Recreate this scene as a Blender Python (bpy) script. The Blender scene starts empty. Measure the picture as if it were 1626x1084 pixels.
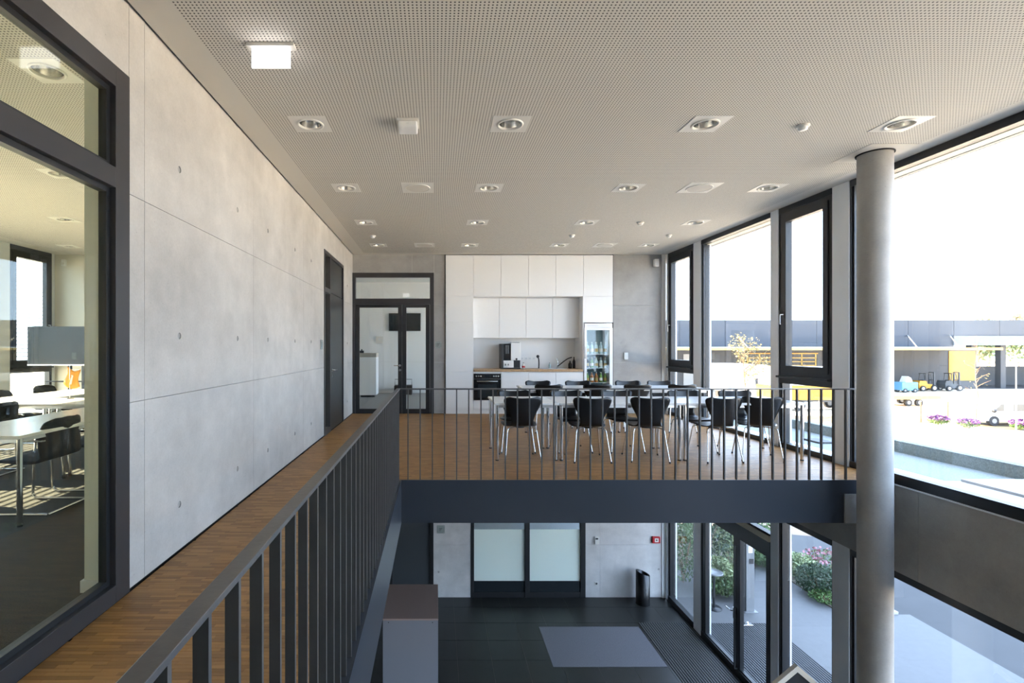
import bpy, bmesh, math, random
from mathutils import Vector, Matrix
R = random.Random(7)
PI = math.pi
sc = bpy.context.scene
C = sc.collection
# ------------------------------------------------------------------ camera
F, PX, PY, EYE = 803.0, 692.0, 551.0, 1.45
cam_d = bpy.data.cameras.new('camera'); cam = bpy.data.objects.new('camera', cam_d); C.objects.link(cam)
cam.location = (0, 0, EYE); cam.rotation_euler = (PI/2, 0, 0)
cam_d.sensor_width = 36; cam_d.sensor_fit = 'HORIZONTAL'
cam_d.lens = F/1626*36
cam_d.shift_x = (813-PX)/1626; cam_d.shift_y = (PY-542)/1626
cam_d.clip_start = 0.05; cam_d.clip_end = 500
sc.camera = cam
# ------------------------------------------------------------------ light
SUN = Vector((-0.80, 0.22, 0.55)).normalized()
w = bpy.data.worlds.new('sky'); sc.world = w; w.use_nodes = True
nt = w.node_tree; bg = nt.nodes['Background']
# clear sky: pale at the horizon, bluer overhead, the same all round
tc = nt.nodes.new('ShaderNodeTexCoord'); sx = nt.nodes.new('ShaderNodeSeparateXYZ'); rp = nt.nodes.new('ShaderNodeValToRGB')
nt.links.new(tc.outputs['Generated'], sx.inputs[0]); nt.links.new(sx.outputs[2], rp.inputs[0]); nt.links.new(rp.outputs[0], bg.inputs[0])
rp.color_ramp.elements[0].position = 0.0; rp.color_ramp.elements[0].color = (.61, .775, 1.0, 1)
rp.color_ramp.elements[1].position = .75; rp.color_ramp.elements[1].color = (.42, .57, .88, 1)
bg.inputs[1].default_value = 3.0
sl = bpy.data.lights.new('sun', 'SUN'); sl.energy = 17; sl.angle = 0.004; sl.color = (1, .81, .56)
so = bpy.data.objects.new('sun', sl); C.objects.link(so)
so.rotation_euler = (-SUN).to_track_quat('-Z', 'Y').to_euler(); so.location = (-30, -10, 30)
sc.view_settings.view_transform = 'Standard'; sc.view_settings.look = 'None'
sc.view_settings.gamma = 1; sc.view_settings.use_curve_mapping = False
sc.view_settings.exposure = 1.78
# ------------------------------------------------------------------ mesh helpers
def poly_tri(loops):
    """triangulated 2D region of an outer loop with holes -> verts, tris"""
    bm = bmesh.new(); es = []
    for lp in loops:
        vs = [bm.verts.new((p[0], p[1], 0)) for p in lp]
        es += [bm.edges.new((vs[i], vs[(i+1) % len(vs)])) for i in range(len(vs))]
    bmesh.ops.triangle_fill(bm, use_beauty=True, use_dissolve=False, edges=es)
    bm.verts.index_update()
    v = [(q.co.x, q.co.y) for q in bm.verts]; f = [[q.index for q in t.verts] for t in bm.faces]
    bm.free(); return v, f
class MB:
    def __init__(s): s.v = []; s.f = []; s.s = []
    def add(s, v, f, smooth=False):
        b = len(s.v); s.v += [tuple(p) for p in v]; s.f += [[i+b for i in q] for q in f]; s.s += [smooth]*len(f); return s
    def box(s, x0, x1, y0, y1, z0, z1):
        x0, x1 = min(x0, x1), max(x0, x1); y0, y1 = min(y0, y1), max(y0, y1); z0, z1 = min(z0, z1), max(z0, z1)
        v = [(x, y, z) for z in (z0, z1) for y in (y0, y1) for x in (x0, x1)]
        return s.add(v, [[0, 2, 3, 1], [4, 5, 7, 6], [0, 1, 5, 4], [2, 6, 7, 3], [0, 4, 6, 2], [1, 3, 7, 5]])
    def tube(s, pts, r, n=8, cap=True, closed=False):
        P = [Vector(p) for p in pts]; m = len(P); rs = r if isinstance(r, (list, tuple)) else [r]*m
        rings = []; up = None
        for i in range(m):
            a = P[(i-1) % m] if (i or closed) else P[0]; b = P[(i+1) % m] if (i < m-1 or closed) else P[-1]
            t = (b-a).normalized()
            if up is None:
                up = Vector((0, 0, 1)) if abs(t.z) < .9 else Vector((1, 0, 0))
            x = (up - t*up.dot(t)).normalized(); up = x; y = t.cross(x)
            rings.append([P[i] + (x*math.cos(2*PI*k/n) + y*math.sin(2*PI*k/n))*rs[i] for k in range(n)])
        v = [q for g in rings for q in g]; f = []
        for i in range(m if closed else m-1):
            j = (i+1) % m
            f += [[i*n+k, i*n+(k+1) % n, j*n+(k+1) % n, j*n+k] for k in range(n)]
        s.add(v, f, True)
        if cap and not closed:
            s.add(rings[0], [list(range(n))[::-1]]); s.add(rings[-1], [list(range(n))])
        return s
    def cyl(s, p0, p1, r, n=12, r1=None): return s.tube([p0, p1], [r, r if r1 is None else r1], n)
    def lathe(s, prof, n=24, c=(0, 0, 0), caps=True, sm=True):
        v = []; f = []; m = len(prof)
        for r, z in prof: v += [(c[0]+r*math.cos(2*PI*k/n), c[1]+r*math.sin(2*PI*k/n), c[2]+z) for k in range(n)]
        for i in range(m-1): f += [[i*n+k, i*n+(k+1) % n, (i+1)*n+(k+1) % n, (i+1)*n+k] for k in range(n)]
        s.add(v, f, sm)
        if caps:
            s.add(v[:n], [list(range(n))[::-1]]); s.add(v[-n:], [list(range(n))])
        return s
    def prism(s, poly, axis, a, b):
        n = len(poly)
        def P(p, t): return {'x': (t, p[0], p[1]), 'y': (p[0], t, p[1]), 'z': (p[0], p[1], t)}[axis]
        s.add([P(p, a) for p in poly], [list(range(n))]); s.add([P(p, b) for p in poly], [list(range(n))[::-1]])
        s.add([P(p, a) for p in poly]+[P(p, b) for p in poly], [[i, (i+1) % n, n+(i+1) % n, n+i] for i in range(n)])
        return s
    def plate(s, loops, axis, a, b):
        """flat plate with holes, from axis position a to b"""
        def P(p, t): return {'x': (t, p[0], p[1]), 'y': (p[0], t, p[1]), 'z': (p[0], p[1], t)}[axis]
        v, f = poly_tri(loops)
        s.add([P(p, a) for p in v], f); s.add([P(p, b) for p in v], [q[::-1] for q in f])
        for lp in loops:
            n = len(lp); s.add([P(p, a) for p in lp]+[P(p, b) for p in lp], [[i, (i+1) % n, n+(i+1) % n, n+i] for i in range(n)])
        return s
    def sphere(s, c, r, n=12, m=8, sq=(1, 1, 1)):
        prof = [(max(1e-4, r*math.sin(PI*i/m)), -r*math.cos(PI*i/m)) for i in range(m+1)]
        b = len(s.v); s.lathe(prof, n, (0, 0, 0), False)
        for i in range(b, len(s.v)):
            p = s.v[i]; s.v[i] = (c[0]+p[0]*sq[0], c[1]+p[1]*sq[1], c[2]+p[2]*sq[2])
        return s
    def mesh(s, name, m):
        me = bpy.data.meshes.new(name); me.from_pydata(s.v, [], s.f); me.update()
        me.polygons.foreach_set('use_smooth', s.s)
        bm = bmesh.new(); bm.from_mesh(me); bmesh.ops.recalc_face_normals(bm, faces=bm.faces); bm.to_mesh(me); bm.free()
        if m is not None: me.materials.append(M[m])
        return me
    def build(s, name, m, parent=None, bev=0, kind=None):
        return obj(name, s.mesh(name, m), parent, bev, kind)
def obj(name, me, parent=None, bev=0, kind=None):
    o = bpy.data.objects.new(name, me); C.objects.link(o); o.parent = parent
    if bev:
        b = o.modifiers.new('bevel', 'BEVEL'); b.width = bev; b.segments = 2; b.limit_method = 'ANGLE'
    if kind: o['kind'] = kind
    return o
def B(*a): return MB().box(*a)
def tag(o, label, cat, group=None):
    o['label'] = label; o['category'] = cat
    if group: o['group'] = group
    return o
def thing(name, label, cat, loc=(0, 0, 0), rz=0, group=None):
    o = bpy.data.objects.new(name, None); C.objects.link(o); o.location = loc; o.rotation_euler = (0, 0, rz)
    o.empty_display_size = .1
    return tag(o, label, cat, group)
def struct(name, label, mb=None, m=None, cat=None):
    o = mb.build(name, m) if mb else bpy.data.objects.new(name, None)
    if not mb: C.objects.link(o)
    o['kind'] = 'structure'; o['label'] = label
    o['category'] = cat or name.split('_')[0]
    return o
def dup(root, loc, rz=0, label=None, group=None):
    r = root.copy(); C.objects.link(r); r.location = loc; r.rotation_euler = (0, 0, rz)
    if label: r['label'] = label
    if group: r['group'] = group
    for ch in list(root.children):
        c = ch.copy(); C.objects.link(c); c.parent = r
        for g in ch.children:
            d = g.copy(); C.objects.link(d); d.parent = c
    return r
def share(o, name, loc, parent, rz=0):
    c = bpy.data.objects.new(name, o.data); C.objects.link(c); c.parent = parent; c.location = loc; c.rotation_euler = (0, 0, rz)
    return c
# ------------------------------------------------------------------ materials
M = {}
def mat(name, col, rough=.5, metal=0, spec=.5, noise=None, bump=None, emit=0, ecol=None):
    m = bpy.data.materials.new(name); m.use_nodes = True; M[name] = m
    t = m.node_tree; N = t.nodes; L = t.links; p = N['Principled BSDF']
    p.inputs['Base Color'].default_value = (*col, 1); p.inputs['Roughness'].default_value = rough
    p.inputs['Metallic'].default_value = metal; p.inputs['Specular IOR Level'].default_value = spec
    if emit:
        p.inputs['Emission Color'].default_value = (*(ecol or col), 1); p.inputs['Emission Strength'].default_value = emit
    if noise or bump:
        g = N.new('ShaderNodeNewGeometry')
    if noise:   # (scale, amount, detail)
        nn = N.new('ShaderNodeTexNoise'); nn.inputs['Scale'].default_value = noise[0]; nn.inputs['Detail'].default_value = noise[2] if len(noise) > 2 else 4
        L.new(g.outputs['Position'], nn.inputs['Vector'])
        r = N.new('ShaderNodeMapRange'); r.inputs[1].default_value = .3; r.inputs[2].default_value = .7
        r.inputs[3].default_value = 1-noise[1]; r.inputs[4].default_value = 1+noise[1]*.6
        L.new(nn.outputs[0], r.inputs[0])
        x = N.new('ShaderNodeVectorMath'); x.operation = 'SCALE'; x.inputs[0].default_value = col
        L.new(r.outputs[0], x.inputs['Scale']); L.new(x.outputs[0], p.inputs['Base Color'])
    if bump:    # (scale, strength)
        n2 = N.new('ShaderNodeTexNoise'); n2.inputs['Scale'].default_value = bump[0]; n2.inputs['Detail'].default_value = 3
        L.new(g.outputs['Position'], n2.inputs['Vector'])
        b = N.new('ShaderNodeBump'); b.inputs['Strength'].default_value = bump[1]; b.inputs['Distance'].default_value = .01
        L.new(n2.outputs[0], b.inputs['Height']); L.new(b.outputs[0], p.inputs['Normal'])
    return m
def mat_concrete(name, col):
    m = mat(name, col, .62, spec=.35); t = m.node_tree; N = t.nodes; L = t.links; p = N['Principled BSDF']
    g = N.new('ShaderNodeNewGeometry')
    def nz(scale, stretch, det):
        mp = N.new('ShaderNodeMapping'); mp.inputs['Scale'].default_value = stretch; L.new(g.outputs['Position'], mp.inputs[0])
        n = N.new('ShaderNodeTexNoise'); n.inputs['Scale'].default_value = scale; n.inputs['Detail'].default_value = det; n.inputs['Roughness'].default_value = .62
        L.new(mp.outputs[0], n.inputs['Vector']); return n
    a = nz(.9, (1, 1, 1), 6); b = nz(3.2, (2.2, 2.2, .35), 5); c = nz(60, (1, 1, 1), 2)
    def rng(n, lo, hi, f0=.3, f1=.7):
        r = N.new('ShaderNodeMapRange'); r.inputs[1].default_value = f0; r.inputs[2].default_value = f1
        r.inputs[3].default_value = lo; r.inputs[4].default_value = hi; L.new(n.outputs[0], r.inputs[0]); return r
    def mul(x, y):
        q = N.new('ShaderNodeMath'); q.operation = 'MULTIPLY'; L.new(x.outputs[0], q.inputs[0]); L.new(y.outputs[0], q.inputs[1]); return q
    d = nz(4.5, (1, 1, 1.3), 5)
    k = mul(mul(mul(rng(a, .78, 1.12), rng(b, .965, 1.02)), rng(c, .96, 1.03)), rng(d, .93, 1.05))
    # scattered pores
    vo = N.new('ShaderNodeTexVoronoi'); vo.inputs['Scale'].default_value = 14; L.new(g.outputs['Position'], vo.inputs['Vector'])
    ps = N.new('ShaderNodeMapRange'); ps.inputs[1].default_value = .03; ps.inputs[2].default_value = .07; ps.inputs[3].default_value = .72; ps.inputs[4].default_value = 1
    L.new(vo.outputs['Distance'], ps.inputs[0]); k = mul(k, ps)
    x = N.new('ShaderNodeVectorMath'); x.operation = 'SCALE'; x.inputs[0].default_value = col
    L.new(k.outputs[0], x.inputs['Scale']); L.new(x.outputs[0], p.inputs['Base Color'])
    bp = N.new('ShaderNodeBump'); bp.inputs['Strength'].default_value = .06; L.new(c.outputs[0], bp.inputs['Height']); L.new(bp.outputs[0], p.inputs['Normal'])
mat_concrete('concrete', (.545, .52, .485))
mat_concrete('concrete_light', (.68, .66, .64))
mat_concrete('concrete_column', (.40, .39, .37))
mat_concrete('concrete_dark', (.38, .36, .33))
mat('white_paint', (.80, .80, .77), .7)
mat('cream_paint', (.70, .68, .58), .7)
mat('jamb_paint', (.82, .82, .70), .6)
mat('lacquer', (.88, .88, .87), .32)
mat('gap_dark', (.012, .011, .01), .8)
mat('anthracite', (.017, .0175, .019), .40, noise=(2, .06))
mat('frame_grey', (.036, .034, .036), .42, noise=(3, .05))
mat('post_grey', (.74, .76, .78), .32, noise=(3, .04))
mat('steel_beam', (.036, .042, .053), .30, noise=(2, .05))
mat('rail_paint', (.09, .088, .088), .36, noise=(8, .12), bump=(60, .05))
mat('chrome', (.78, .78, .78), .12, 1)
mat('brushed', (.62, .62, .62), .32, 1)
mat('black_lacquer', (.006, .006, .007), .30)
mat('black_plastic', (.015, .015, .016), .45)
mat('black_fabric', (.014, .016, .021), .75, bump=(200, .2))
mat('table_white', (.82, .82, .80), .25)
mat('table_edge', (.55, .55, .50), .5)
mat('carpet', (.025, .025, .023), .95, noise=(140, .55, 2), bump=(180, .5))
mat('mat_grey', (.185, .18, .195), .95, noise=(90, .25, 3), bump=(150, .4))
mat('grate_rib', (.14, .135, .13), .5)
mat('grate_rib_outside', (.06, .065, .07), .6)
mat('grate_base', (.012, .012, .012), .7)
mat('tile', (.020, .020, .018), .33, noise=(2.2, .18))
mat('grout', (.12, .11, .095), .8)
mat('ceiling_paint', (.66, .63, .57), .8)
mat('lamp_trim', (.74, .72, .67), .4)
mat('reflector', (.62, .61, .58), .22, 1)
mat('bulb', (.85, .83, .78), .4)
mat('exit_glow', (1, 1, 1), .5, emit=1.2, ecol=(1, .97, .98))
mat('worktop', (.50, .31, .16), .4, noise=(30, .2))
mat('oven_glass', (.012, .013, .015), .08)
mat('screen', (.02, .025, .028), .25, spec=.3)
mat('grey_floor', (.22, .23, .23), .5)
mat('counter_top', (.42, .39, .33), .5)
mat('cabinet_grey', (.26, .26, .285), .38)
mat('cabinet_top', (.40, .29, .25), .3)
mat('red', (.45, .01, .015), .4)
mat('orange', (.80, .33, .03), .7)
mat('sign_plate', (.33, .37, .35), .15)
mat('paving', (.112, .112, .111), .7, noise=(9, .05), bump=(80, .15))
mat('asphalt', (.048, .048, .048), .85, noise=(1.2, .14), bump=(90, .3))
mat('yard', (.86, .72, .53), .9, noise=(.25, .12))
mat('earth', (.17, .145, .115), .95, noise=(14, .5), bump=(30, .8))
mat('kerb', (.40, .39, .37), .8)
mat('gravel', (.24, .26, .24), .9, noise=(60, .25), bump=(70, .6))
mat('membrane', (.45, .42, .39), .7, noise=(2, .06))
mat('aluminium', (.72, .73, .74), .4, .7)
mat('soffit', (.72, .66, .52), .7)
mat('hall_blue', (.044, .051, .063), .6, noise=(.12, .05))
mat('hall_grey', (.05, .05, .052), .7, noise=(.3, .06))
mat('hall_white', (.30, .30, .29), .6)
mat('fascia_white', (.11, .115, .115), .6)
mat('hall_dark', (.05, .055, .06), .6)
mat('yellow', (.40, .20, .012), .5)
mat('pale_yellow', (.42, .28, .07), .6)
mat('vehicle_white', (.50, .50, .495), .35)
mat('vehicle_glass', (.05, .06, .065), .1)
mat('rubber', (.02, .02, .02), .8)
mat('light_blue', (.10, .26, .40), .5)
mat('galvanized', (.22, .225, .23), .45, .3)
mat('tan_wood', (.78, .70, .58), .45)
mat('leaf_dark', (.022, .05, .02), .6, noise=(6, .4))
mat('leaf_mid', (.07, .135, .03), .6, noise=(6, .4))
mat('leaf_pale', (.22, .27, .12), .6, noise=(6, .35))
mat('leaf_yellow', (.16, .12, .028), .6, noise=(3, .35))
mat('flower_pink', (.40, .17, .21), .6)
mat('flower_purple', (.12, .045, .15), .6)
mat('bark', (.30, .20, .12), .9)
mat('bark_pale', (.17, .10, .055), .9)
mat('slat', (.05, .05, .05), .45)
mat('bottle_green', (.16, .30, .06), .15); mat('bottle_amber', (.36, .12, .02), .15); mat('bottle_clear', (.45, .58, .60), .12)
mat('bottle_dark', (.03, .02, .02), .15); mat('label_white', (.75, .72, .66), .6); mat('fridge_inside', (.34, .46, .50), .5)
mat('dry_grass', (.13, .095, .045), .9, noise=(3, .3))
def mat_glass(name, tint, f0=.035, rough=0.0):
    m = bpy.data.materials.new(name); m.use_nodes = True; M[name] = m
    t = m.node_tree; N = t.nodes; L = t.links; N.remove(N['Principled BSDF']); o = N['Material Output']
    tr = N.new('ShaderNodeBsdfTransparent'); tr.inputs[0].default_value = (*tint, 1)
    gl = N.new('ShaderNodeBsdfGlossy'); gl.inputs[0].default_value = (.95, .97, 1, 1); gl.inputs['Roughness'].default_value = rough
    lw = N.new('ShaderNodeLayerWeight'); lw.inputs[0].default_value = .5
    pw = N.new('ShaderNodeMath'); pw.operation = 'POWER'; pw.inputs[1].default_value = 5; L.new(lw.outputs['Facing'], pw.inputs[0])
    ad = N.new('ShaderNodeMath'); ad.operation = 'MULTIPLY_ADD'; ad.inputs[1].default_value = .8; ad.inputs[2].default_value = f0
    mx = N.new('ShaderNodeMixShader'); L.new(pw.outputs[0], ad.inputs[0]); L.new(ad.outputs[0], mx.inputs[0])
    L.new(tr.outputs[0], mx.inputs[1]); L.new(gl.outputs[0], mx.inputs[2]); L.new(mx.outputs[0], o.inputs[0])
mat_glass('glass', (.97, .985, .98)); mat_glass('glass_green', (.95, .98, .92), .035)
def mat_frost(name, col):
    m = bpy.data.materials.new(name); m.use_nodes = True; M[name] = m
    t = m.node_tree; N = t.nodes; L = t.links; N.remove(N['Principled BSDF']); o = N['Material Output']
    a = N.new('ShaderNodeBsdfTranslucent'); a.inputs[0].default_value = (*col, 1)
    b = N.new('ShaderNodeBsdfDiffuse'); b.inputs[0].default_value = (*col, 1)
    mx = N.new('ShaderNodeMixShader'); mx.inputs[0].default_value = .35
    L.new(a.outputs[0], mx.inputs[1]); L.new(b.outputs[0], mx.inputs[2]); L.new(mx.outputs[0], o.inputs[0])
mat_frost('frosted', (.92, .97, .93))
def mat_perforated():
    m = mat('perforated', (.66, .63, .57), .8); t = m.node_tree; N = t.nodes; L = t.links; p = N['Principled BSDF']
    g = N.new('ShaderNodeNewGeometry')
    s = N.new('ShaderNodeVectorMath'); s.operation = 'SCALE'; s.inputs['Scale'].default_value = 1/.025; L.new(g.outputs['Position'], s.inputs[0])
    f = N.new('ShaderNodeVectorMath'); f.operation = 'FRACTION'; L.new(s.outputs[0], f.inputs[0])
    u = N.new('ShaderNodeVectorMath'); u.operation = 'SUBTRACT'; u.inputs[1].default_value = (.5, .5, 0); L.new(f.outputs[0], u.inputs[0])
    k = N.new('ShaderNodeVectorMath'); k.operation = 'MULTIPLY'; k.inputs[1].default_value = (1, 1, 0); L.new(u.outputs[0], k.inputs[0])
    l = N.new('ShaderNodeVectorMath'); l.operation = 'LENGTH'; L.new(k.outputs[0], l.inputs[0])
    c = N.new('ShaderNodeMath'); c.operation = 'LESS_THAN'; c.inputs[1].default_value = .23; L.new(l.outputs['Value'], c.inputs[0])
    x = N.new('ShaderNodeMix'); x.data_type = 'RGBA'; x.inputs[6].default_value = (.66, .63, .57, 1); x.inputs[7].default_value = (.05, .045, .04, 1)
    L.new(c.outputs[0], x.inputs[0]); L.new(x.outputs[2], p.inputs['Base Color'])
mat_perforated()
def mat_parquet():
    m = mat('parquet', (.2, .1, .05), .44, spec=.4); t = m.node_tree; N = t.nodes; L = t.links; p = N['Principled BSDF']
    g = N.new('ShaderNodeNewGeometry'); oi = N.new('ShaderNodeObjectInfo')
    a = N.new('ShaderNodeMath'); a.operation = 'ADD'; L.new(g.outputs['Random Per Island'], a.inputs[0]); L.new(oi.outputs['Random'], a.inputs[1])
    f = N.new('ShaderNodeMath'); f.operation = 'FRACT'; L.new(a.outputs[0], f.inputs[0])
    r = N.new('ShaderNodeValToRGB'); L.new(f.outputs[0], r.inputs[0])
    e = r.color_ramp.elements; e[0].color = (.235, .112, .031, 1); e[1].color = (.40, .205, .062, 1)
    q = e.new(.5); q.color = (.31, .155, .046, 1)
    mp = N.new('ShaderNodeMapping'); mp.inputs['Scale'].default_value = (6, 120, 1); L.new(g.outputs['Position'], mp.inputs[0])
    n = N.new('ShaderNodeTexNoise'); n.inputs['Scale'].default_value = 1; n.inputs['Detail'].default_value = 3; L.new(mp.outputs[0], n.inputs['Vector'])
    rg = N.new('ShaderNodeMapRange'); rg.inputs[3].default_value = .75; rg.inputs[4].default_value = 1.25; L.new(n.outputs[0], rg.inputs[0])
    x = N.new('ShaderNodeVectorMath'); x.operation = 'SCALE'; L.new(r.outputs[0], x.inputs[0]); L.new(rg.outputs[0], x.inputs['Scale'])
    L.new(x.outputs[0], p.inputs['Base Color'])
mat_parquet()
# ------------------------------------------------------------------ key dimensions
XL, XR, YB, YF, ZC, ZL = -1.82, 5.02, 5.52, 11.05, 3.47, -4.02
XM = -8.3          # facade of the meeting room
YR = -0.9          # rear end of the building
def circ(cx, cy, r, n=12): return [(cx+r*math.cos(2*PI*k/n), cy+r*math.sin(2*PI*k/n)) for k in range(n)]
def rect(a, b, c, d): return [(a, c), (b, c), (b, d), (a, d)]
# ------------------------------------------------------------------ shell
roof = struct('roof', 'flat concrete roof slab over the whole building', B(XM-.3, XR+.32, YR-.3, 16.4, 3.62, 4.05), 'hall_white')
slab = struct('floor_slab', 'dark floor slab between the two storeys under walkway and gallery',
      MB().box(XM-.1, -.40, YR, 11.3, -.40, -.03).box(-.40, XR-.03, YB+.03, 11.3, -.40, -.03).box(-.40, XR-.03, YR, .2, -.40, -.03).box(XM-.1, XR-.03, 11.3, 16.2, -.40, -.03), 'gap_dark', 'floor')
# --- wood floor: loose blocks as parts near the camera, the rest joined
floor = struct('floor', 'brown oak block parquet of walkway and gallery', MB().box(XL+.005, -.385, .2, YF+.2, -.03, -.006).box(-.385, XR-.01, YB+.01, YF+.05, -.03, -.006).box(-.385, XR-.01, YR, .2, -.03, -.006).box(XL+.005, -.385, YR, .2, -.03, -.006), 'gap_dark')
BL, BW = .16, .026
blk = B(-BL/2+.0006, BL/2-.0006, -BW/2+.0006, BW/2-.0006, -.006, 0).mesh('parquet_block', 'parquet')
rest = MB(); cand = []
def rows(x0, x1, y0, y1):
    y = y0
    while y < y1-1e-6:
        x = x0 - R.random()*BL
        while x < x1:
            a, b = max(x, x0), min(x+BL, x1)
            if b-a > .012: cand.append((a, b, y, min(y+BW, y1)))
            x += BL
        y += BW
rows(XL+.006, -.386, 2.05, YB+.012); rows(XL+.006, XR-.012, YB+.012, YF-.004)
full = sorted([c for c in cand if c[1]-c[0] > BL-1e-4 and c[3]-c[2] > BW-1e-4 and c[2] > 2.15 and (c[0]+c[1])/2*F/c[2]+PX > 20], key=lambda c: c[2])[:290]
fs = set(full)
for c in cand:
    dz = R.random()*.0006
    if c in fs:
        o = bpy.data.objects.new('parquet_block', blk); C.objects.link(o); o.parent = floor; o.location = ((c[0]+c[1])/2, (c[2]+c[3])/2, -dz)
    else: rest.box(c[0]+.0006, c[1]-.0006, c[2]+.0006, c[3]-.0006, -.006, -dz)
rest.build('parquet_blocks', 'parquet', floor, kind='stuff')
# --- lower tiled floor
lf = struct('floor_lower', 'dark grey stone tile floor of the entrance hall below', B(-6, XR+.1, YR, 16.2, ZL-.2, ZL-.004), 'grout')
T = .6; tile = B(.003, T-.003, .003, T-.003, -.006, 0).mesh('tile', 'tile')
for i in range(-5, 9):
    for j in range(-9, 12):
        x0, y0 = -.223+i*T, 4.64+j*T
        if x0+T > XR+.2 or y0+T > 11.6 or y0 < YR: continue
        if x0 > 3.8 and 4.3 < y0 < 9.9 and False: continue
        o = bpy.data.objects.new('tile', tile); C.objects.link(o); o.parent = lf; o.location = (x0, y0, ZL)
# --- carpet
cf = struct('floor_carpet', 'dark grey carpet of the meeting room', B(XM, XL-.02, YR, YF, -.03, 0), 'carpet')
# --- ceiling with cut-outs
def ceil_grid(x0, x1, y0, y1, z, squares, th=.012):
    xs = sorted({x0, x1} | {q for s in squares for q in (s[0]-s[2], s[0]+s[2])}); ys = sorted({y0, y1} | {q for s in squares for q in (s[1]-s[2], s[1]+s[2])})
    m = MB()
    for a, b in zip(xs, xs[1:]):
        for c, d in zip(ys, ys[1:]):
            cx, cy = (a+b)/2, (c+d)/2
            if any(abs(cx-s[0]) < s[2] and abs(cy-s[1]) < s[2] for s in squares): continue
            m.add([(a, c, z), (b, c, z), (b, d, z), (a, d, z)], [[0, 1, 2, 3]])
    return m
LX = (-1.135, .673, 2.44, 4.21); LY = (2.77, 4.58, 6.41, 8.19, 10.01)
lights = [(x, y, .165) for y in LY for x in LX]
speakers = [(-.23, 6.41, .20), (3.34, 6.41, .20), (-.22, 10.01, .20), (3.34, 10.01, .20)]
mlights = [(-2.84, 3.70, .165), (-4.38, 5.88, .165), (-5.87, 8.0, .165), (-7.35, 10.14, .165)]
ceil = struct('ceiling', 'pale grey perforated acoustic ceiling with plain borders',
     MB().box(XL+.022, -1.554, YR, YF, ZC, ZC+.02).box(4.79, XR, YR, YF, ZC, ZC+.02).box(-1.554, 4.79, 10.85, YF, ZC, ZC+.02).box(-1.554, 4.79, YR, -.6, ZC, ZC+.02), 'ceiling_paint')
ceil_grid(-1.554, 4.79, -.6, 10.85, ZC, lights+speakers).build('perforated_panel', 'perforated', ceil)
B(XL-.3, XR, YR, YF, ZC+.13, ZC+.149).build('ceiling_void', 'gap_dark', ceil)
mc = struct('ceiling_meeting', 'perforated ceiling of the meeting room behind the glass', MB().box(XM, XM+.35, YR, YF, ZC, ZC+.02).box(-2.3, -2.085, YR, YF, ZC, ZC+.02), 'ceiling_paint')
ceil_grid(XM+.35, -2.3, YR, YF, ZC, mlights).build('perforated_panel', 'perforated', mc)
# --- concrete panels with tie holes
def panel(parent, axis, face, back, a, b, c, d, holes, m='concrete', g=.0016):
    loops = [rect(a+g, b-g, c+g, d-g)]
    hs = [h for h in holes if a+.05 < h[0] < b-.05 and c+.05 < h[1] < d-.05]
    for h in hs: loops.append(circ(h[0], h[1], .024, 12))
    o = MB().plate(loops, axis, face, back).build('concrete_panel', m, parent)
    for h in hs:   # the mortar plug set back in each tie hole
        q = (face*.72+back*.28)
        P = (lambda t: (t, h[0], h[1])) if axis == 'x' else (lambda t: (h[0], t, h[1]))
        MB().cyl(P(q), P(back), .0235, 12).build('tie_plug', 'concrete_column', o)
    return o
TZ = (.335, 1.53, 2.71)
wl = struct('wall_left', 'light fair-faced concrete wall along the walkway',
     MB().box(-2.085, -1.846, 3.0, 8.23, 0, 3.6).box(-2.085, -1.846, 9.94, YF+.2, 0, 3.6).box(-2.085, -1.846, 8.23, 9.94, 3.05, 3.6).box(-2.085, -1.846, YR, 3.0, 3.05, 3.6), 'jamb_paint')
HL = [(y, z) for y in (3.59, 4.64, 5.48, 6.53, 7.38, 10.4) for z in TZ]
ZJ = (.014, 1.12, 2.36, 3.62)
for a, b in ((3.0, 3.16), (3.16, 5.05), (5.05, 6.95), (6.95, 8.23), (9.94, YF)):
    for c, d in zip(ZJ, ZJ[1:]): panel(wl, 'x', XL, XL-.026, a, b, c, d, HL)
panel(wl, 'x', XL, XL-.026, 8.23, 9.94, 3.05, 3.62, []); panel(wl, 'x', XL, XL-.026, .9, 3.0, 3.05, 3.62, []); panel(wl, 'x', XL, XL-.026, YR, .9, 3.05, 3.62, [])
B(-2.09, XL-.028, 2.99, YF, 0, .014).build('shadow_gap', 'gap_dark', wl)
bb = struct('baseboard_meeting', 'white baseboard round the end of the concrete wall', MB().box(-2.10, -1.93, 2.985, 3.0, 0, .07).box(-2.10, -2.085, 3.0, 8, 0, .07), 'white_paint', 'baseboard')
# --- far wall, upper storey
wf = struct('wall_far', 'fair-faced concrete end wall of the gallery around door and kitchen',
     MB().box(XL, -.04, YF+.026, YF+.2, 3.07, 3.6).box(-.04, .20, YF+.026, YF+.2, 0, 3.6).box(3.875, XR, YF+.026, YF+.2, 0, 3.6).box(.20, 3.875, YF+.62, YF+.75, 0, 3.6), 'white_paint')
for a, b, zs in ((-.04, .20, ZJ), (3.875, 4.93, ZJ)):
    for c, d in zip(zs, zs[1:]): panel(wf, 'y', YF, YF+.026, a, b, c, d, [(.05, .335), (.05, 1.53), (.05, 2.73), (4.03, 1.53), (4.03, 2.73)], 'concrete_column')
panel(wf, 'y', YF, YF+.026, XL, -.52, 3.07, 3.62, [], 'concrete_column'); panel(wf, 'y', YF, YF+.026, -.52, -.04, 3.07, 3.62, [], 'concrete_column')  # shade above the door is put into these panels' darker concrete colour
B(4.932, XR, YF-.02, YF+.026, 0, 3.55).build('plaster_strip', 'white_paint', wf)
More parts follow.
